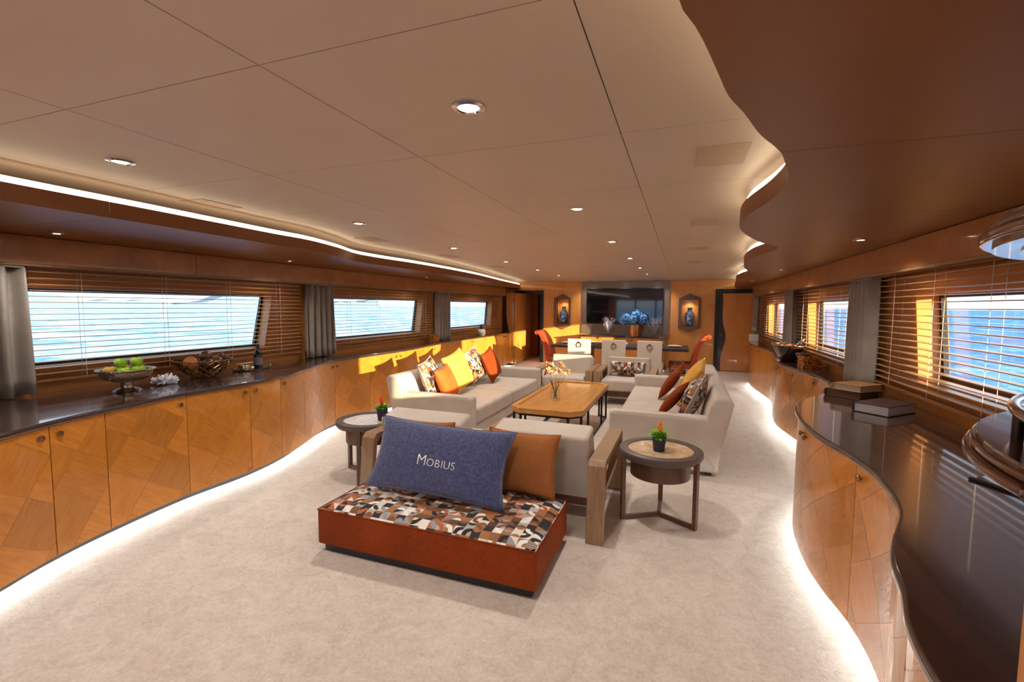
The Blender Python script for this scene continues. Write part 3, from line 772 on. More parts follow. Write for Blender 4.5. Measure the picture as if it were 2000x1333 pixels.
# cushions on the ottoman
pillow((-.955, 2.785, .488), .50, .40, .15, (math.radians(-17), 0, math.radians(-2)), M['brownw'], 'brown linen square cushion showing to the side of the navy cushion')
pillow((-1.72, 2.80, .488), .50, .40, .15, (math.radians(-16), 0, math.radians(3)), M['brownw'], 'brown linen square cushion mostly hidden behind the navy cushion')
np_ = pillow((-1.425, 2.54, .522), .98, .47, .18, (math.radians(-25), math.radians(1.5), 0), M['navy'], 'large navy quilted cushion with white lettering on the ottoman')
def lettering(parent, w_, h, th):
    def surf(x, z):
        u, v = x/(w_/2), z/(h/2); return -th/2*max(0, (1-u*u)*(1-v*v))**.42-.0018
    def txt(body, size, x0, z0, name, mat, par):
        cu = bpy.data.curves.new('t', 'FONT'); cu.body = body; cu.size = size; cu.space_character = 1.08; cu.offset = -.0012
        o = bpy.data.objects.new('t', cu); COL.objects.link(o); bpy.context.view_layer.update()
        me = bpy.data.meshes.new_from_object(o.evaluated_get(bpy.context.evaluated_depsgraph_get()))
        bpy.data.objects.remove(o)
        xs_ = [v.co.x for v in me.vertices]; wd = max(xs_)
        bm = bmesh.new(); bm.from_mesh(me); bmesh.ops.triangulate(bm, faces=bm.faces)
        for v in bm.verts: x, z = x0+v.co.x, z0+v.co.y; v.co = (x, surf(x, z), z)
        bmesh.ops.recalc_face_normals(bm, faces=bm.faces); bm.to_mesh(me); bm.free()
        me.materials.clear(); me.materials.append(mat); me.name = name
        q = bpy.data.objects.new(name, me); COL.objects.link(q); q.parent = par
        sm = q.modifiers.new('s', 'SOLIDIFY'); sm.thickness = .0015
        return q, x0+wd
    q, x1 = txt('M', .092, -.105, -.052, 'letter', M['text'], parent)
    for ch in 'OBIUS':
        z0 = -.052
        q, x2 = txt(ch, .067, x1+.007, z0, 'letter', M['text'], parent)
        if ch == 'O':
            xm = (x1+.007+x2)/2+.002
            for s in (-1, 1):
                x, z = xm+s*.0095, z0+.063
                G().lathe([(.001, 0), (.004, 0), (.004, .0015), (.001, .0015)], 12).xf(Matrix.Translation((x, surf(x, z), z)) @ Matrix.Rotation(PI/2, 4, 'X')).obj('dot', M['dots'], q)
        x1 = x2
lettering(np_, .98, .47, .18)

# sofas (front towards +x locally)
def sofa(label, loc, rz):
    t = thing('sofa', label, 'sofa', loc, rz); L = 1.3
    sbox('base', -.42, .47, -L+.02, L-.02, .05, .20, M['sofa'], t, bevel=.015)
    for s in (-1, 1):
        y0, y1 = sorted((s*L, s*(L-.16)))
        sbox('arm', -.44, .52, y0, y1, .035, .53, M['sofa'], t, bevel=.035, seg=4)
    for k in range(2):
        a = -L+.165+k*1.136
        sbox('seat_cushion', -.30, .515, a, a+1.132, .20, .385, M['sofa'], t, bevel=.04, seg=4)
    xz = [(-.42, .04), (-.55, .67), (-.515, .715), (-.40, .715), (-.345, .62), (-.30, .40), (-.30, .2)]
    G().prism([(p[0], p[1]) for p in xz], -L-.004, L+.004, 'y').obj('backrest', M['sofa'], t, bevel=.03, seg=4)
    g = G()
    for x in (-.36, .44):
        for y in (-L+.08, L-.08): G().box(x-.03, x+.03, y-.03, y+.03, 0, .045).obj('foot', M['black'], t)
    # raised seam along the arm tops
    for s in (-1, 1):
        y = s*(L-.012) if s < 0 else s*(L-.012)
        G().tube([(-.2, y, .523), (.48, y, .523)], .003, 5).obj('seam', M['sofa'], t)
    return t
sofa('taupe linen sofa with bright orange and yellow cushions by the sunlit cabinets', (-2.585, 5.68, 0), 0)
sofa('taupe linen sofa with its back to the scalloped cabinets', (-.10, 5.65, 0), PI)
def lp(y, x, z, w_, h, mat, lab, ry=0, rz=0, tilt=20, th=.16):          # cushion on the sunlit sofa (faces +x)
    pillow((x, y, z), w_, h, th, (math.radians(-tilt), math.radians(ry), PI/2+math.radians(rz)), mat, lab)
lp(4.815, -2.795, .637, .47, .46, M['print'], 'geometric print cushion at the sofa end nearest the red flowering plant', -8, 12)
lp(4.84, -2.60, .597, .42, .38, M['orange'], 'small bright orange velvet cushion leaning on the mustard cushion', -6, 8, 22)
lp(5.34, -2.70, .663, .62, .50, M['yellow'], 'large mustard yellow cushion on the sunlit sofa', -8, 5, 22, .18)
lp(6.00, -2.78, .653, .54, .47, M['print'], 'geometric print cushion between the mustard and rust cushions on the sunlit sofa', -10, 5)
lp(6.30, -2.64, .641, .52, .45, M['rust'], 'rust velvet cushion beside a printed cushion on the sunlit sofa', -10, 8, 22)
def rp(y, x, z, w_, h, mat, lab, ry=0, rz=0, tilt=20, th=.16):          # cushion on the other sofa (faces -x)
    pillow((x, y, z), w_, h, th, (math.radians(-tilt), math.radians(ry), -PI/2+math.radians(rz)), mat, lab)
rp(4.85, .125, .615, .46, .44, M['print'], 'geometric print cushion against the sofa back facing the coffee table', 6, -10, 24, .19)
rp(4.96, -.06, .568, .40, .36, M['rust'], 'rust velvet cushion leaning on the printed cushion', 8, -14, 38, .11)
rp(5.75, .12, .643, .56, .50, M['yellow'], 'large mustard cushion on the sofa facing the sunlit cabinets', 8, -5, 30, .18)
rp(5.96, -.10, .60, .44, .42, M['rust'], 'rust velvet cushion leaning on the mustard cushion of the shaded sofa', 10, -8, 34, .12)
pillow((-.80, 7.58, .510), .58, .24, .13, (math.radians(-20), 0, 0), M['print'], 'geometric print lumbar cushion on the lounge chair by the dining table')

# coffee table
t = thing('coffee_table', 'golden wood coffee table with clipped corners on a dark iron frame', 'coffee table', (-1.285, 5.38, 0))
def octo(a, b, c): return [(-a+c, -b), (a-c, -b), (a, -b+c), (a, b-c), (a-c, b), (-a+c, b), (-a, b-c), (-a, -b+c)]
G().prism(octo(.385, .96, .11), .405, .448).obj('table_top', M['table'], t, bevel=.008)
o_, i_ = octo(.385, .96, .11), octo(.325, .90, .10)
for k in range(8):
    k2 = (k+1) % 8; G().prism([o_[k], o_[k2], i_[k2], i_[k]], .448, .462).obj('rim_board', M['table'], t, bevel=.003)
def bar(a, b, r=.011, nm='frame_bar'):
    A, B = Vector(a), Vector(b); d = (B-A); L = d.length
    return G().box(-r, r, -r, r, 0, L).xf(Matrix.Translation(A) @ d.to_track_quat('Z', 'Y').to_matrix().to_4x4()).obj(nm, M['iron'], t)
fo = octo(.36, .93, .11)
for k in range(8):
    a, b = fo[k], fo[(k+1) % 8]
    bar((*a, .393), (*b, .393)); bar((*a, 0.012), (*b, .012)) if k in (1, 3, 5, 7, 2, 6) else None
    bar((*a, 0), (*a, .395), nm='leg')
for y in (-.45, .45):
    for x in (-.36, .36): bar((x, y, 0), (x, y, .395), nm='leg')
# glass vase with dried flowers on the coffee table
t2 = thing('flower_vase', 'clear glass vase of dried beige and orange flowers on the coffee table', 'vase', (-1.31, 4.98, .4485))
G().lathe([(.05, 0), (.055, .004), (.06, .02), (.06, .15), (.056, .15), (.056, .02), (.001, .015)], 24).obj('glass_body', M['glass'], t2, smooth=50)
M['dry'] = plain('dried_beige_flower', '#c9a27a', .8); M['dryo'] = plain('dried_orange_flower', '#c8743a', .8)
st = G()
ends = []
for k in range(16):
    a = random.random()*2*PI; r = .05+.11*random.random(); z = .30+.12*random.random()
    e_ = (r*math.cos(a), r*math.sin(a), z); ends.append(e_)
    st.tube([(.02*math.cos(a+2), .02*math.sin(a+2), .02), (.03*math.cos(a), .03*math.sin(a), .15), e_], .0016, 4)
st.obj('stems', M['leafd'], t2)
for nm, mt, off in (('bloom', 'dry', 0), ('bloom', 'dryo', 1)):
    for e_ in ends[off::2]:
        g = G(); g.ball(e_, .012, 6, 4)
        for q in range(14):
            c = [e_[i]+random.gauss(0, .010) for i in range(3)]; g.ball(c, .006+.005*random.random(), 5, 3)
        g.obj('bloom', M[mt], t2)

# side tables
def side_table(label, loc, rz):
    t = thing('side_table', label, 'side table', loc, rz)
    G().lathe([(.225, .475), (.225, .498), (.27, .503), (.285, .495), (.287, .465), (.275, .447), (.22, .447)], 48).obj('rim', M['leather'], t, smooth=50)
    G().lathe([(.001, .478), (.224, .478), (.224, .491), (.001, .491)], 48).obj('stone_top', M['stone'], t, smooth=30)
    G().lathe([(.001, .31), (.205, .31), (.205, .447), (.001, .447)], 40).obj('drum', M['walnut'], t, smooth=30)
    for k in range(3):
        a = PI/2+k*2*PI/3; R_ = Matrix.Rotation(a, 4, 'Z')
        G().box(.262, .290, -.017, .017, 0, .46).xf(R_).obj('leg', M['walnut'], t, bevel=.003)
        G().box(0.01, .262, -.012, .012, .0, .03).xf(R_).obj('stretcher', M['walnut'], t, bevel=.002)
    return t
side_table('round side table with veined stone top holding the yellow orange plant', (-.115, 3.40, 0), 0)
side_table('round side table with veined stone top holding the red flowering plant', (-2.565, 3.35, 0), math.radians(-42))
side_table('round side table holding the tray of glass decanters', (-.02, 7.35, 0), math.radians(15))

# potted celosia
def leaves(n, r0, L0, L1, up0, up1, wid, base=(0, 0, 0), curve=.5):
    g = G()
    for k in range(n):
        a = random.random()*2*PI; L = L0+(L1-L0)*random.random(); u = up0+(up1-up0)*random.random(); r = r0*random.random()
        d = Vector((math.cos(a), math.sin(a), 0)); p = Vector(base)+d*r; sd = Vector((-d.y, d.x, 0))*wid
        p1 = p+d*L*.5*math.cos(u)+Vector((0, 0, L*.5*math.sin(u))); u2 = u-curve
        p2 = p1+d*L*.5*math.cos(u2)+Vector((0, 0, L*.5*math.sin(u2)))
        g.add([p-sd*.5, p+sd*.5, p1+sd, p1-sd, p2], [(0, 1, 2, 3), (3, 2, 4)])
    return g
def celosia(label, loc, plume, lean):
    t = thing('potted_flower', label, 'potted plant', loc)
    G().lathe([(.034, 0), (.037, .002), (.050, .105), (.046, .105), (.043, .092), (.001, .092)], 24).obj('pot', M['potnavy'], t, smooth=40)
    G().lathe([(.001, .090), (.044, .090), (.044, .094), (.001, .096)], 16).obj('soil', M['soil'], t)
    leaves(90, .03, .04, .085, .2, 1.4, .008, (0, 0, .095)).obj('foliage', M['leaf'], t)
    leaves(60, .03, .04, .075, .3, 1.3, .007, (0, 0, .10)).obj('young_foliage', M['leaf2'], t)
    G().tube([(0, 0, .09), (lean*.3, 0, .16)], .003, 5).obj('stem', M['leaf2'], t)
    g = G()
    for k in range(120):
        h = random.random(); a = random.random()*2*PI; r = .026*(1-h)**.7*(.5+.5*random.random())*(.4+h if h < .3 else 1)
        c = (lean*(.3+h)+r*math.cos(a), r*math.sin(a), .145+.075*h); g.ball(c, .006*(1.1-h*.6), 5, 3, (1, 1, 1.9))
    g.obj('plume', plume, t)
    return t
celosia('orange yellow plumed flower in a navy pot on a stone topped side table', (-.125, 3.36, .4912), M['plume'], .004)
celosia('red orange plumed flower in a navy pot beside the sunlit sofa', (-2.45, 3.37, .4912), M['plume2'], -.01)

# ------------------------------------------------------------------ dining group
t = thing('dining_table', 'long dark dining table laid with plates and glasses', 'dining table', (-1.15, 9.35, 0))
sbox('table_top', -1.28, 1.28, -.5, .5, .70, .75, M['wenge'], t, bevel=.006)
for x in (-.68, .68):
    sbox('pedestal', x-.14, x+.14, -.22, .22, .03, .70, M['walnut'], t, bevel=.01)
    sbox('foot', x-.22, x+.22, -.30, .30, 0, .03, M['wenge'], t, bevel=.006)
def dchair(label, loc, rz, grp):
    t = thing('dining_chair', label, 'chair', loc, rz, grp)      # faces +y
    G().prism([(-.235, .18), (-.17, .18), (-.20, .90), (-.265, .90)], -.215, .215, 'x').obj('backrest', M['cream'], t, bevel=.012, seg=3)
    sbox('seat', -.22, .22, -.17, .26, .38, .48, M['cream'], t, bevel=.02, seg=3)
    for x in (-.19, .19):
        for y in (-.19, .22): sbox('leg', x-.02, x+.02, y-.02, y+.02, 0, .39 if y > 0 else .19, M['walnut'], t)
    R_ = Matrix.Translation((0, -.268, .79)) @ Matrix.Rotation(PI/2-.05, 4, 'X')
    G().tube([(.045*math.cos(k*PI/10), .045*math.sin(k*PI/10), 0) for k in range(20)], .006, 6, True).xf(R_).obj('ring_pull', M['brass'], t, smooth=60)
    G().lathe([(.001, -.004), (.018, -.004), (.018, .008), (.001, .01)], 12).xf(Matrix.Translation((0, -.006, .045)) @ R_).obj('ring_mount', M['brass'], t, smooth=40)
dl = 'cream leather dining chair with a bronze ring pull on its back'
for x, wh in ((-1.80, ', nearest the open doorway'), (-1.16, ', middle of the three'), (-.53, ', nearest the closed door')): dchair('cream leather dining chair with ring pull'+wh, (x, 8.78, 0), 0, 'cream dining chairs along the table')
def endchair(label, loc, rz):                 # faces +x, scrolled back
    t = thing('scroll_chair', label, 'chair', loc, rz)
    prof = []
    cl = [(-.15, .42), (-.17, .52), (-.20, .66), (-.25, .80), (-.31, .90), (-.355, .955), (-.39, .985), (-.425, .985), (-.44, .96), (-.42, .935), (-.395, .945)]
    lft, rgt = [], []
    for i, p in enumerate(cl):
        a, b = cl[max(i-1, 0)], cl[min(i+1, len(cl)-1)]; d = Vector((b[0]-a[0], b[1]-a[1])).normalized(); n = Vector((-d.y, d.x))
        th = [.11, .10, .085, .072, .062, .056, .05, .045, .038, .03, .02][i]
        lft.append((p[0]+n.x*th/2, p[1]+n.y*th/2)); rgt.append((p[0]-n.x*th/2, p[1]-n.y*th/2))
    g = G(); n = len(cl); vs = []
    for i in range(n):
        for y in (-.24, .24):
            vs += [(lft[i][0], y, lft[i][1]), (rgt[i][0], y, rgt[i][1])]
    fs = []
    for i in range(n-1):
        a, b = i*4, i*4+4
        fs += [(a, a+2, b+2, b), (a+1, b+1, b+3, a+3), (a, b, b+1, a+1), (a+2, a+3, b+3, b+2)]
    g.add(vs, fs+[(0, 1, 3, 2), (4*n-4, 4*n-2, 4*n-1, 4*n-3)]).obj('backrest', M['redseat'], t, smooth=50)
    sbox('seat', -.18, .28, -.25, .25, .36, .46, M['redseat'], t, bevel=.025, seg=3)
    for x, lean in ((-.15, -.1), (.24, .04)):
        for y in (-.21, .21):
            G().hexa([(x+lean-.016, y-.016, 0), (x+lean+.016, y-.016, 0), (x+lean+.016, y+.016, 0), (x+lean-.016, y+.016, 0), (x-.022, y-.022, .37), (x+.022, y-.022, .37), (x+.022, y+.022, .37), (x-.022, y+.022, .37)]).obj('leg', M['mahog'], t)
endchair('red orange scroll back chair at the table end by the closed door', (.06, 9.35, 0), PI)
endchair('red orange scroll back chair at the table end by the open doorway', (-2.40, 9.35, 0), 0)
# table settings
k = 0
for x in (-1.80, -1.16, -.53):
    for y in (9.05, 9.65):
        p = thing('plate', 'white dinner plate set on the dining table', 'plate', (x, y, .7502), 0, 'dinner plates on the dining table')
        G().lathe([(.001, 0), (.09, 0), (.14, .016), (.142, .019), (.09, .006), (.001, .006)], 28).obj('charger', M['white'], p, smooth=50)
        G().prism([(-.05, -.03), (.05, -.03), (0, .05)], .008, .035).obj('napkin', M['napkin'], p)
        for dx, h, r in ((.17, .20, .036), (.24, .17, .032)):
            gl = tag(G().lathe([(.001, 0), (.033, 0), (.033, .003), (.005, .008), (.004, h*.45), (.012, h*.48), (r, h*.66), (r*.9, h), (r*.86, h), (r*.95, h*.66), (.01, h*.5), (.001, h*.49)], 18).obj('wine_glass', M['glass'], None, smooth=50, loc=(x+dx, y+(.12 if y < 9.3 else -.12), .7502)), 'clear stemmed wine glass on the dining table', 'glass', 'wine glasses on the dining table')
for x in (-2.2, -.12):
    p = thing('plate', 'white dinner plate at an end of the dining table', 'plate', (x, 9.35, .7502), 0, 'end plates on the dining table')
    G().lathe([(.001, 0), (.09, 0), (.14, .016), (.142, .019), (.09, .006), (.001, .006)], 28).obj('charger', M['white'], p, smooth=50)
    G().lathe([(.001, .008), (.07, .008), (.10, .024), (.10, .028), (.06, .014), (.001, .014)], 28).obj('side_plate', M['white'], p, smooth=50)
# television wall and console
t = thing('television', 'large black flat television on the brushed metal panel', 'television', (-1.385, YF-.06, 1.07))
sbox('screen', -.925, .925, -.035, -.03, .02, .89, M['screen'], t)
sbox('bezel', -.935, .935, -.03, .03, 0, .9, M['frame'], t, bevel=.004)
t = struct(empty('trim_5'), 'brushed metal surround behind the television')
y0, y1 = YF-.028, YF-.001
for a, b, c, d in ((-2.47, -2.33, .8, ZC-.002), (-.44, -.3, .8, ZC-.002), (-2.33, -.44, 1.98, ZC-.002), (-2.33, -.44, .8, 1.98)):
    sbox('metal_panel', a+.001, b-.001, y0, y1, c+.001, d-.001, M['metalpanel'], t)
t = thing('console_cabinet', 'low honey wood console below the television with dark top', 'console', (-1.385, 11.70, 0))
sbox('body', -1.0, 1.0, -.19, .20, .05, .755, M['honey'], t); sbox('plinth', -.97, .97, -.15, .20, 0, .05, M['black'], t)
sbox('top', -1.05, 1.05, -.22, .215, .757, .79, M['wenge'], t, bevel=.004)
for i in range(4): sbox('door', -.995+i*.4985, -.995+(i+1)*.4985-.004, -.208, -.191, .06, .75, M['honey'], t)
t = thing('hydrangea_pot', 'blue hydrangeas in a round brushed copper pot on the console', 'flower pot', (-1.07, 11.64, .7905))
G().lathe([(.135, 0), (.14, .003), (.155, .27), (.152, .285), (.145, .285), (.14, .26), (.001, .25)], 32).obj('pot', M['copper'], t, smooth=40)
leaves(60, .07, .07, .12, .1, 1.0, .03, (0, 0, .27)).obj('foliage', M['leaf2'], t)
def bloom(c, r):
    g = G(); g2 = G()
    for k in range(90):
        v = Vector((random.gauss(0, 1), random.gauss(0, 1), random.gauss(.3, 1))).normalized(); p = Vector(c)+v*r*(.85+.2*random.random())
        a = v.orthogonal().normalized(); b = v.cross(a); s = .022
        (g if random.random() < .6 else g2).add([p+a*s, p+b*s+v*.004, p-a*s, p-b*s+v*.004, p+v*.012], [(0, 1, 4), (1, 2, 4), (2, 3, 4), (3, 0, 4)])
    g.ball(c, r*.84, 10, 6)
    o = g.obj('bloom', M['hyd'], t); g2.obj('pale_petals', M['hyd2'], o)['kind'] = 'stuff'
for c, r in (((-.22, -.02, .42), .13), ((.02, .02, .50), .14), ((.18, -.02, .42), .12), ((-.06, -.08, .40), .12), ((-.3, .0, .36), .08)): bloom(c, r)
for x, who in ((-1.72, 'near the open doorway'), (-.62, 'near the closed door')):
    t = thing('twig_vase', 'slim glass vase of lilac grey twigs on the console '+who, 'vase', (x, 11.66, .7905))
    G().lathe([(.04, 0), (.045, .003), (.03, .08), (.028, .16), (.042, .2), (.039, .2), (.025, .16), (.001, .02)], 20).obj('glass_body', M['glass'], t, smooth=50)
    g = G()
    for k in range(46):
        a = random.random()*2*PI; r = .03+.15*random.random(); z = .26+.18*random.random()
        e_ = Vector((r*math.cos(a), r*.5*math.sin(a), z)); g.tube([(0, 0, .05), e_*.5+Vector((0, 0, .04)), e_], .0022, 4)
        for q in range(5): g.ball([e_[i]+random.gauss(0, .02) for i in range(3)], .006, 4, 3)
    g.obj('twigs', M['twig'], t)

# ------------------------------------------------------------------ tray of decanters
t = thing('decanter_tray', 'oval silver tray on the side table by the dining chair', 'tray', (-.02, 7.35, .5035))
G().lathe([(.001, 0), (.19, 0), (.205, .018), (.20, .018), (.186, .006), (.001, .006)], 36, sx=1, sy=.8).obj('tray_plate', M['silver'], t, smooth=50)
for s in (-1, 1): G().tube([(s*.19, -.05, .014), (s*.225, -.03, .04), (s*.225, .03, .04), (s*.19, .05, .014)], .005, 6).obj('handle', M['silver'], t, smooth=60)
for i, (dx, dy) in enumerate(((-.06, .04), (.05, .05))):
    d = thing('decanter', 'cut glass decanter with ball stopper on the silver tray', 'decanter', (-.02+dx, 7.35+dy, .5100), 0, 'decanters on the silver tray')
    G().lathe([(.04, 0), (.052, .004), (.055, .07), (.045, .10), (.018, .125), (.017, .155), (.024, .165), (.020, .166), (.013, .15), (.04, .09), (.048, .07), (.046, .01), (.001, .008)], 16).obj('body', M['glass'], d, smooth=30)
    G().ball((0, 0, .195), .028, 10, 6).obj('stopper', M['glass'], d)
    G().lathe([(.001, .01), (.044, .01), (.045, .05), (.001, .05)], 16).obj('liquor', M['amber'], d, smooth=40)
for i, (dx, dy) in enumerate(((-.11, -.03), (-.03, -.06), (.05, -.05), (.11, -.0))):
    tag(G().lathe([(.026, 0), (.031, .003), (.035, .075), (.032, .075), (.028, .012), (.001, .01)], 14).obj('tumbler', M['glass'], None, smooth=30, loc=(-.02+dx, 7.35+dy, .5100)), 'cut glass tumbler on the silver tray', 'glass', 'tumblers on the silver tray')

# ------------------------------------------------------------------ fruit bowl counter things
t = thing('footed_bowl', 'hammered silver footed bowl full of green apples', 'bowl', (-3.83, 2.19, ZT+.0005))
G().lathe([(.001, 0), (.088, 0), (.092, .008), (.07, .022), (.042, .032), (.036, .06), (.045, .075), (.001, .075)], 32).obj('foot', M['silver'], t, smooth=50)
G().lathe([(.001, .075), (.07, .077), (.13, .098), (.155, .13), (.158, .155), (.178, .165), (.176, .17), (.152, .162), (.148, .13), (.12, .105), (.06, .088), (.001, .086)], 40).obj('bowl', M['hammer'], t, smooth=50)
def apple_(x, y, z, mat, lab, grp, s=1.):
    a = thing('apple', lab, 'apple', (x, y, z), random.random()*6, grp); a.scale = (s, s, s)
    G().lathe([(.004, .010), (.018, .003), (.034, .016), (.040, .038), (.036, .058), (.022, .069), (.009, .067), (.002, .060)], 18).obj('flesh', mat, a, smooth=180)
    G().tube([(0, 0, .058), (.003, 0, .078)], .0016, 5).obj('stem', M['leafd'], a)
ga = 'green apples in the footed bowl'
for dx, dy, dz in ((.075, -.055, .118), (.08, .035, .12), (.005, .09, .118), (-.075, .025, .118), (-.005, -.03, .178), (.03, .055, .180)):
    apple_(-3.83+dx, 2.19+dy, ZT+dz, M['apple'], 'shiny green apple in the hammered silver bowl', ga)
apple_(-3.83-.03, 2.19-.088, ZT+.122, M['applered'], 'yellow blushed apple at the edge of the silver bowl', None)
# coral
g = G(); random.seed(3)
for k in range(64):
    v = Vector((random.gauss(0, 1), random.gauss(0, 1), abs(random.gauss(.2, .8)))).normalized()*random.uniform(.85, 1.2)
    e_ = Vector((v.x*.078, v.y*.092, v.z*.07+.006)); g.tube([e_*.2+Vector((0, 0, .004)), e_*.7+Vector((random.gauss(0, .006), random.gauss(0, .006), .004)), e_], [.010, .008, .0075], 5)
tag(g.obj('coral', M['coral'], None, smooth=60, loc=(-3.90, 2.50, ZT+.006)), 'white branching coral ornament between the silver bowl and wire basket', 'coral')
# wire basket with balls
bx_, by_ = -4.0, 2.90
t = thing('wire_basket', 'round bronze wire basket of brown decorative balls', 'basket', (bx_, by_, ZT+.0035))
def brad(z): return .07+.155*(z/.15)**.62
for z, r in ((.008, .004), (.15, .0045)):
    R_ = brad(z); G().tube([(R_*math.cos(k*PI/20), R_*math.sin(k*PI/20), z) for k in range(40)], r, 6, True).obj('hoop', M['brass'], t, smooth=60)
g = G()
rows = [.008, .03, .055, .085, .118, .15]
for i in range(len(rows)-1):
    for k in range(15):
        for s in (-.5, .5):
            a0, a1 = (k+(i % 2)*.5)*2*PI/15, (k+(i % 2)*.5+s)*2*PI/15
            r0, r1 = brad(rows[i]), brad(rows[i+1])
            g.tube([(r0*math.cos(a0), r0*math.sin(a0), rows[i]), (r1*math.cos(a1), r1*math.sin(a1), rows[i+1])], .0048, 5)
g.obj('wire_mesh', M['brass'], t)
G().lathe([(.001, .003), (.07, .003), (.07, .008), (.001, .008)], 24).obj('base_plate', M['brass'], t)
for k in range(4): G().ball((.055*math.cos(k*PI/2+.4), .055*math.sin(k*PI/2+.4), .003), .006, 8, 5).obj('ball_foot', M['brass'], t)
for i, (dx, dy, dz, r) in enumerate(((.0, -.115, .135, .056), (.09, -.02, .12, .05), (.06, .09, .125, .05), (-.07, .06, .12, .052), (-.08, -.05, .12, .05), (.005, .02, .182, .05), (.0, .0, .062, .045), (.01, .165, .165, .036))):
    mt, lb, gr = (M['ballo'], 'orange ball resting in the wire basket', None) if i == 0 else (M['ball'], 'mottled brown decorative ball in the wire basket', 'brown balls in the wire basket')
    tag(G().ball((0, 0, 0), r, 20, 12).obj('decorative_ball', mt, None, smooth=180, loc=(bx_+dx, by_+dy, ZT+dz)), lb, 'ball', gr)
# tray with bottle and cork bowl
t = thing('serving_tray', 'oval dark silver serving tray holding a bottle and bowl', 'tray', (-4.03, 3.42, ZT+.0005))
G().lathe([(.001, 0), (.19, 0), (.20, .012), (.196, .013), (.186, .004), (.001, .004)], 40, sx=.62).obj('tray_plate', M['silver'], t, smooth=50)
for s in (-1, 1): G().tube([(-.03, s*.19, .01), (-.025, s*.205, .035), (.025, s*.205, .035), (.03, s*.19, .01)], .004, 6).obj('handle', M['silver'], t, smooth=60)
t = thing('wine_bottle', 'dark glass bottle with a grey label on the serving tray', 'bottle', (-4.04, 3.50, ZT+.0046))
G().lathe([(.001, 0), (.036, 0), (.039, .006), (.039, .135), (.034, .16), (.016, .185), (.014, .225), (.001, .225)], 24).obj('glass_body', M['bottle'], t, smooth=40)
G().lathe([(.0392, .035), (.0396, .035), (.0396, .11), (.0392, .11)], 24).obj('label_band', M['labelm'], t, smooth=40)
G().lathe([(.001, .205), (.0155, .205), (.0155, .242), (.001, .242)], 16).obj('cap', M['wenge'], t, smooth=30)
t = thing('snuff_bowl', 'small silver rimmed bowl with a pale stick across it on the serving tray', 'bowl', (-4.02, 3.33, ZT+.0046))
G().lathe([(.04, 0), (.052, .004), (.058, .05), (.056, .054), (.052, .05), (.045, .012), (.001, .01)], 24).obj('bowl', M['silver'], t, smooth=40)
G().tube([(-.03, -.06, .058), (.03, .07, .070)], .008, 8).obj('stick', M['table'], t, smooth=60)
# wicker box and spiky plant
t = thing('wicker_box', 'small square woven brown box on the fruit bowl counter by a curtain', 'box', (-4.16, 7.28, ZT+.0005))
sbox('box_body', -.06, .06, -.07, .07, 0, .10, M['amber'], t, bevel=.004); sbox('box_lid', -.063, .063, -.073, .073, .10, .13, M['amber'], t, bevel=.006)
t = thing('spiky_plant', 'spiky dark leaved plant in a round white pot', 'potted plant', (-4.10, 9.22, ZT+.0005))
G().lathe([(.05, 0), (.07, .01), (.09, .06), (.085, .12), (.065, .145), (.06, .14), (.001, .13)], 24).obj('pot', M['white'], t, smooth=60)
leaves(34, .02, .11, .19, 1.15, 1.55, .008, (0, 0, .13), .6).obj('leaves', M['leafd'], t)

# ------------------------------------------------------------------ book counter things
t = thing('white_planter', 'green leafy plant in a square white planter', 'potted plant', (1.318, 10.08, ZT+.0005))
G().prism([(-.075, -.075), (.075, -.075), (.075, .075), (-.075, .075)], 0, .145).obj('planter', M['white'], t, bevel=.006)
leaves(120, .03, .05, .09, .9, 1.5, .010, (0, 0, .145), .3).obj('foliage', M['leaf2'], t)
leaves(16, .02, .11, .16, 1.3, 1.55, .010, (0, 0, .145), .1).obj('white_blooms', M['white'], t)
t = thing('boat_bowl', 'large dark lacquered boat shaped bowl with shells in it', 'bowl', (1.24, 6.53, ZT+.0005), math.radians(10))
G().lathe([(.001, 0), (.10, 0), (.125, .01), (.21, .13), (.255, .20), (.245, .202), (.20, .14), (.11, .025), (.001, .02)], 36, sx=.66).obj('bowl', M['bowl'], t, smooth=50)
G().tube([((.255*.66)*math.cos(k*PI/18), .255*math.sin(k*PI/18), .201) for k in range(36)], .005, 6, True).obj('silver_rim', M['silver'], t, smooth=60)
for dx, dy, r, mt, lb in ((.0, -.05, .06, 'ballo', 'orange shell heaped in the boat shaped bowl'), (.04, .06, .055, 'ball', 'brown shell in the boat shaped bowl'), (-.04, .145, .045, 'gold', 'golden shell in the boat shaped bowl')):
    tag(G().ball((0, 0, 0), r, 14, 8, (1, 1, .7)).obj('shell', M[mt], None, smooth=180, loc=(1.24+dx, 6.53+dy, ZT+.175)), lb, 'shell')
t = thing('serving_spoon', 'pale handled serving spoon leaning out of the boat shaped bowl', 'spoon', (1.29, 6.40, ZT+.205))
G().tube([(0, 0, 0), (.03, -.08, .05), (.05, -.16, .075)], [.006, .006, .009], 8).obj('handle', M['pages'], t, smooth=60); G().ball((-.005, .02, -.005), .024, 10, 6, (1, 1.4, .4)).obj('spoon_bowl', M['silver'], t, smooth=180)
t = thing('small_bowl', 'small dark bowl with silver rim between the amber pot and boat shaped bowl', 'bowl', (1.325, 6.13, ZT+.0005))
G().lathe([(.001, 0), (.045, 0), (.05, .006), (.085, .13), (.078, .13), (.045, .02), (.001, .016)], 28).obj('bowl', M['bowl'], t, smooth=50)
G().tube([(.082*math.cos(k*PI/14), .082*math.sin(k*PI/14), .131) for k in range(28)], .004, 6, True).obj('silver_rim', M['silver'], t, smooth=60)
t = thing('amber_pot', 'square amber mosaic candle pot beside the boat shaped bowl', 'candle pot', (1.325, 5.87, ZT+.0005), math.radians(8))
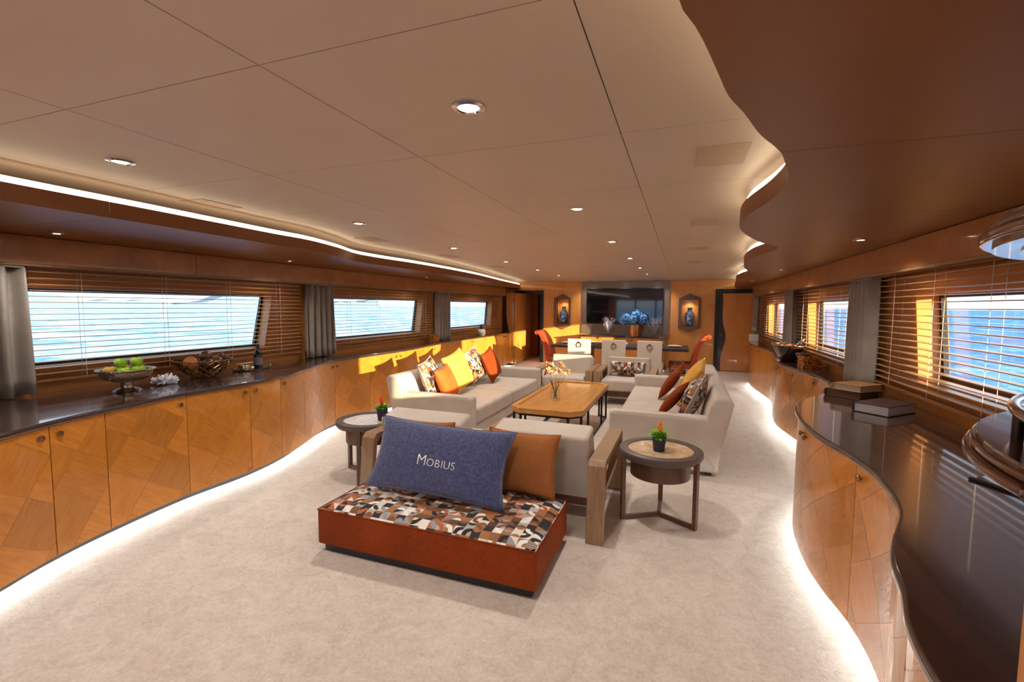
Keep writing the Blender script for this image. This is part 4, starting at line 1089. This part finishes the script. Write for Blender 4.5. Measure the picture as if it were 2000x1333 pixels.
g = G(); o_ = [(-.085, -.085), (.085, -.085), (.085, .085), (-.085, .085)]; i2 = [(x*.88, y*.88) for x, y in o_]
for k in range(4): k2 = (k+1) % 4; g.prism([o_[k], o_[k2], i2[k2], i2[k]], 0, .125)
g.prism(i2, 0, .012); g.obj('mosaic_wall', M['amber'], t); G().prism([(x*.99, y*.99) for x, y in i2], .012, .09).obj('wax', M['ballo'], t)
def book(loc, rz, L, W, T, cov, pg, label, curved=False):
    t = thing('book', label, 'book', loc, rz)
    sbox('cover_bottom', -L/2, L/2, -W/2, W/2, 0, .005, cov, t, bevel=.0015); sbox('cover_top', -L/2, L/2, -W/2, W/2, T-.005, T, cov, t, bevel=.0015)
    sbox('pages', -L/2+.006, L/2-.008, -W/2+.008, W/2-.008, .005, T-.005, pg, t)
    G().prism([(-L/2, 0), (-L/2-.006, T*.25), (-L/2-.008, T/2), (-L/2-.006, T*.75), (-L/2, T), (-L/2+.006, T), (-L/2+.006, 0)], -W/2, W/2, 'y').obj('spine', cov, t, smooth=40)
book((1.215, 3.52, ZT+.0005), math.radians(-45), .20, .30, .062, M['bookp'], M['pagesw'], 'thick plum book with white pages lying in front of the stack')
book((1.20, 4.06, ZT+.0005), math.radians(-42), .24, .26, .055, M['bookd'], M['bookb'], 'dark bound book at the bottom of the two book stack')
book((1.225, 4.04, ZT+.0561), math.radians(-48), .20, .25, .048, M['bookt'], M['pages'], 'tan covered book on top of the two book stack')
t = thing('tablet', 'slim glossy black tablet lying on the dark counter', 'tablet', (1.19, 2.16, ZT+.0005), math.radians(28))
sbox('case', -.09, .09, -.13, .13, 0, .010, M['frame'], t, bevel=.003); sbox('screen', -.083, .083, -.123, .123, .010, .0115, M['screen'], t)

# round tiered shelves on the partitions
def shelf(nm, cx, cy, R, z, th, xlim, label, glassy=False):
    t = thing(nm, label, 'shelf', (cx, cy, z))
    def arc(r, n=48):
        pts = []
        for k in range(n+1):
            a = PI*k/n; x, y = r*math.cos(a), r*math.sin(a)
            if xlim > 0 and cx+x > xlim: continue
            if xlim < 0 and cx+x < xlim: continue
            pts.append((x, y))
        xe = xlim-cx
        if xlim > 0: pts = [(xe, 0), (xe, math.sqrt(r*r-xe*xe))]+pts
        else: pts = pts+[(xe, math.sqrt(r*r-xe*xe)), (xe, 0)]
        return pts
    G().prism(arc(R-.02), -th*.2, th).obj('disc', M['mahog'], t)
    G().prism(arc(R), 0, th*.45).obj('lower_moulding', M['mahog'], t, bevel=.008, seg=3)
    G().prism(arc(R-.01), th*.45, th*.8).obj('upper_moulding', M['mahog'], t, bevel=.006, seg=3)
    G().prism(arc(R-.06), -th*.2-.004, -th*.2).obj('mirror_underside', M['chrome'], t)
    return t, arc
for cx, xlim, RR, who in ((1.22, 1.40, .735, 'book'), (-4.02, -4.15, .655, 'fruit bowl')):
    t, arc = shelf('round_shelf', cx, .901, RR, 1.215, .045, xlim, 'lower half round mahogany shelf with a rail above the %s counter' % who)
    pr_ = [(x, y, .095) for x, y in arc(RR-.07)][1:-1] if xlim > 0 else [(x, y, .095) for x, y in arc(RR-.07)][1:-1]
    G().tube(pr_, .010, 8).obj('rail', M['chrome'], t, smooth=60)
    for q in (pr_[len(pr_)//6], pr_[len(pr_)//2], pr_[len(pr_)*5//6]):
        G().tube([(q[0], q[1], .04), (q[0], q[1], .092)], .009, 8).obj('rail_post', M['iron'], t, smooth=60)
    t, arc = shelf('round_shelf', cx, .901, RR, 1.625, .045, xlim, 'upper half round mahogany shelf with a mirrored underside above the %s counter' % who)
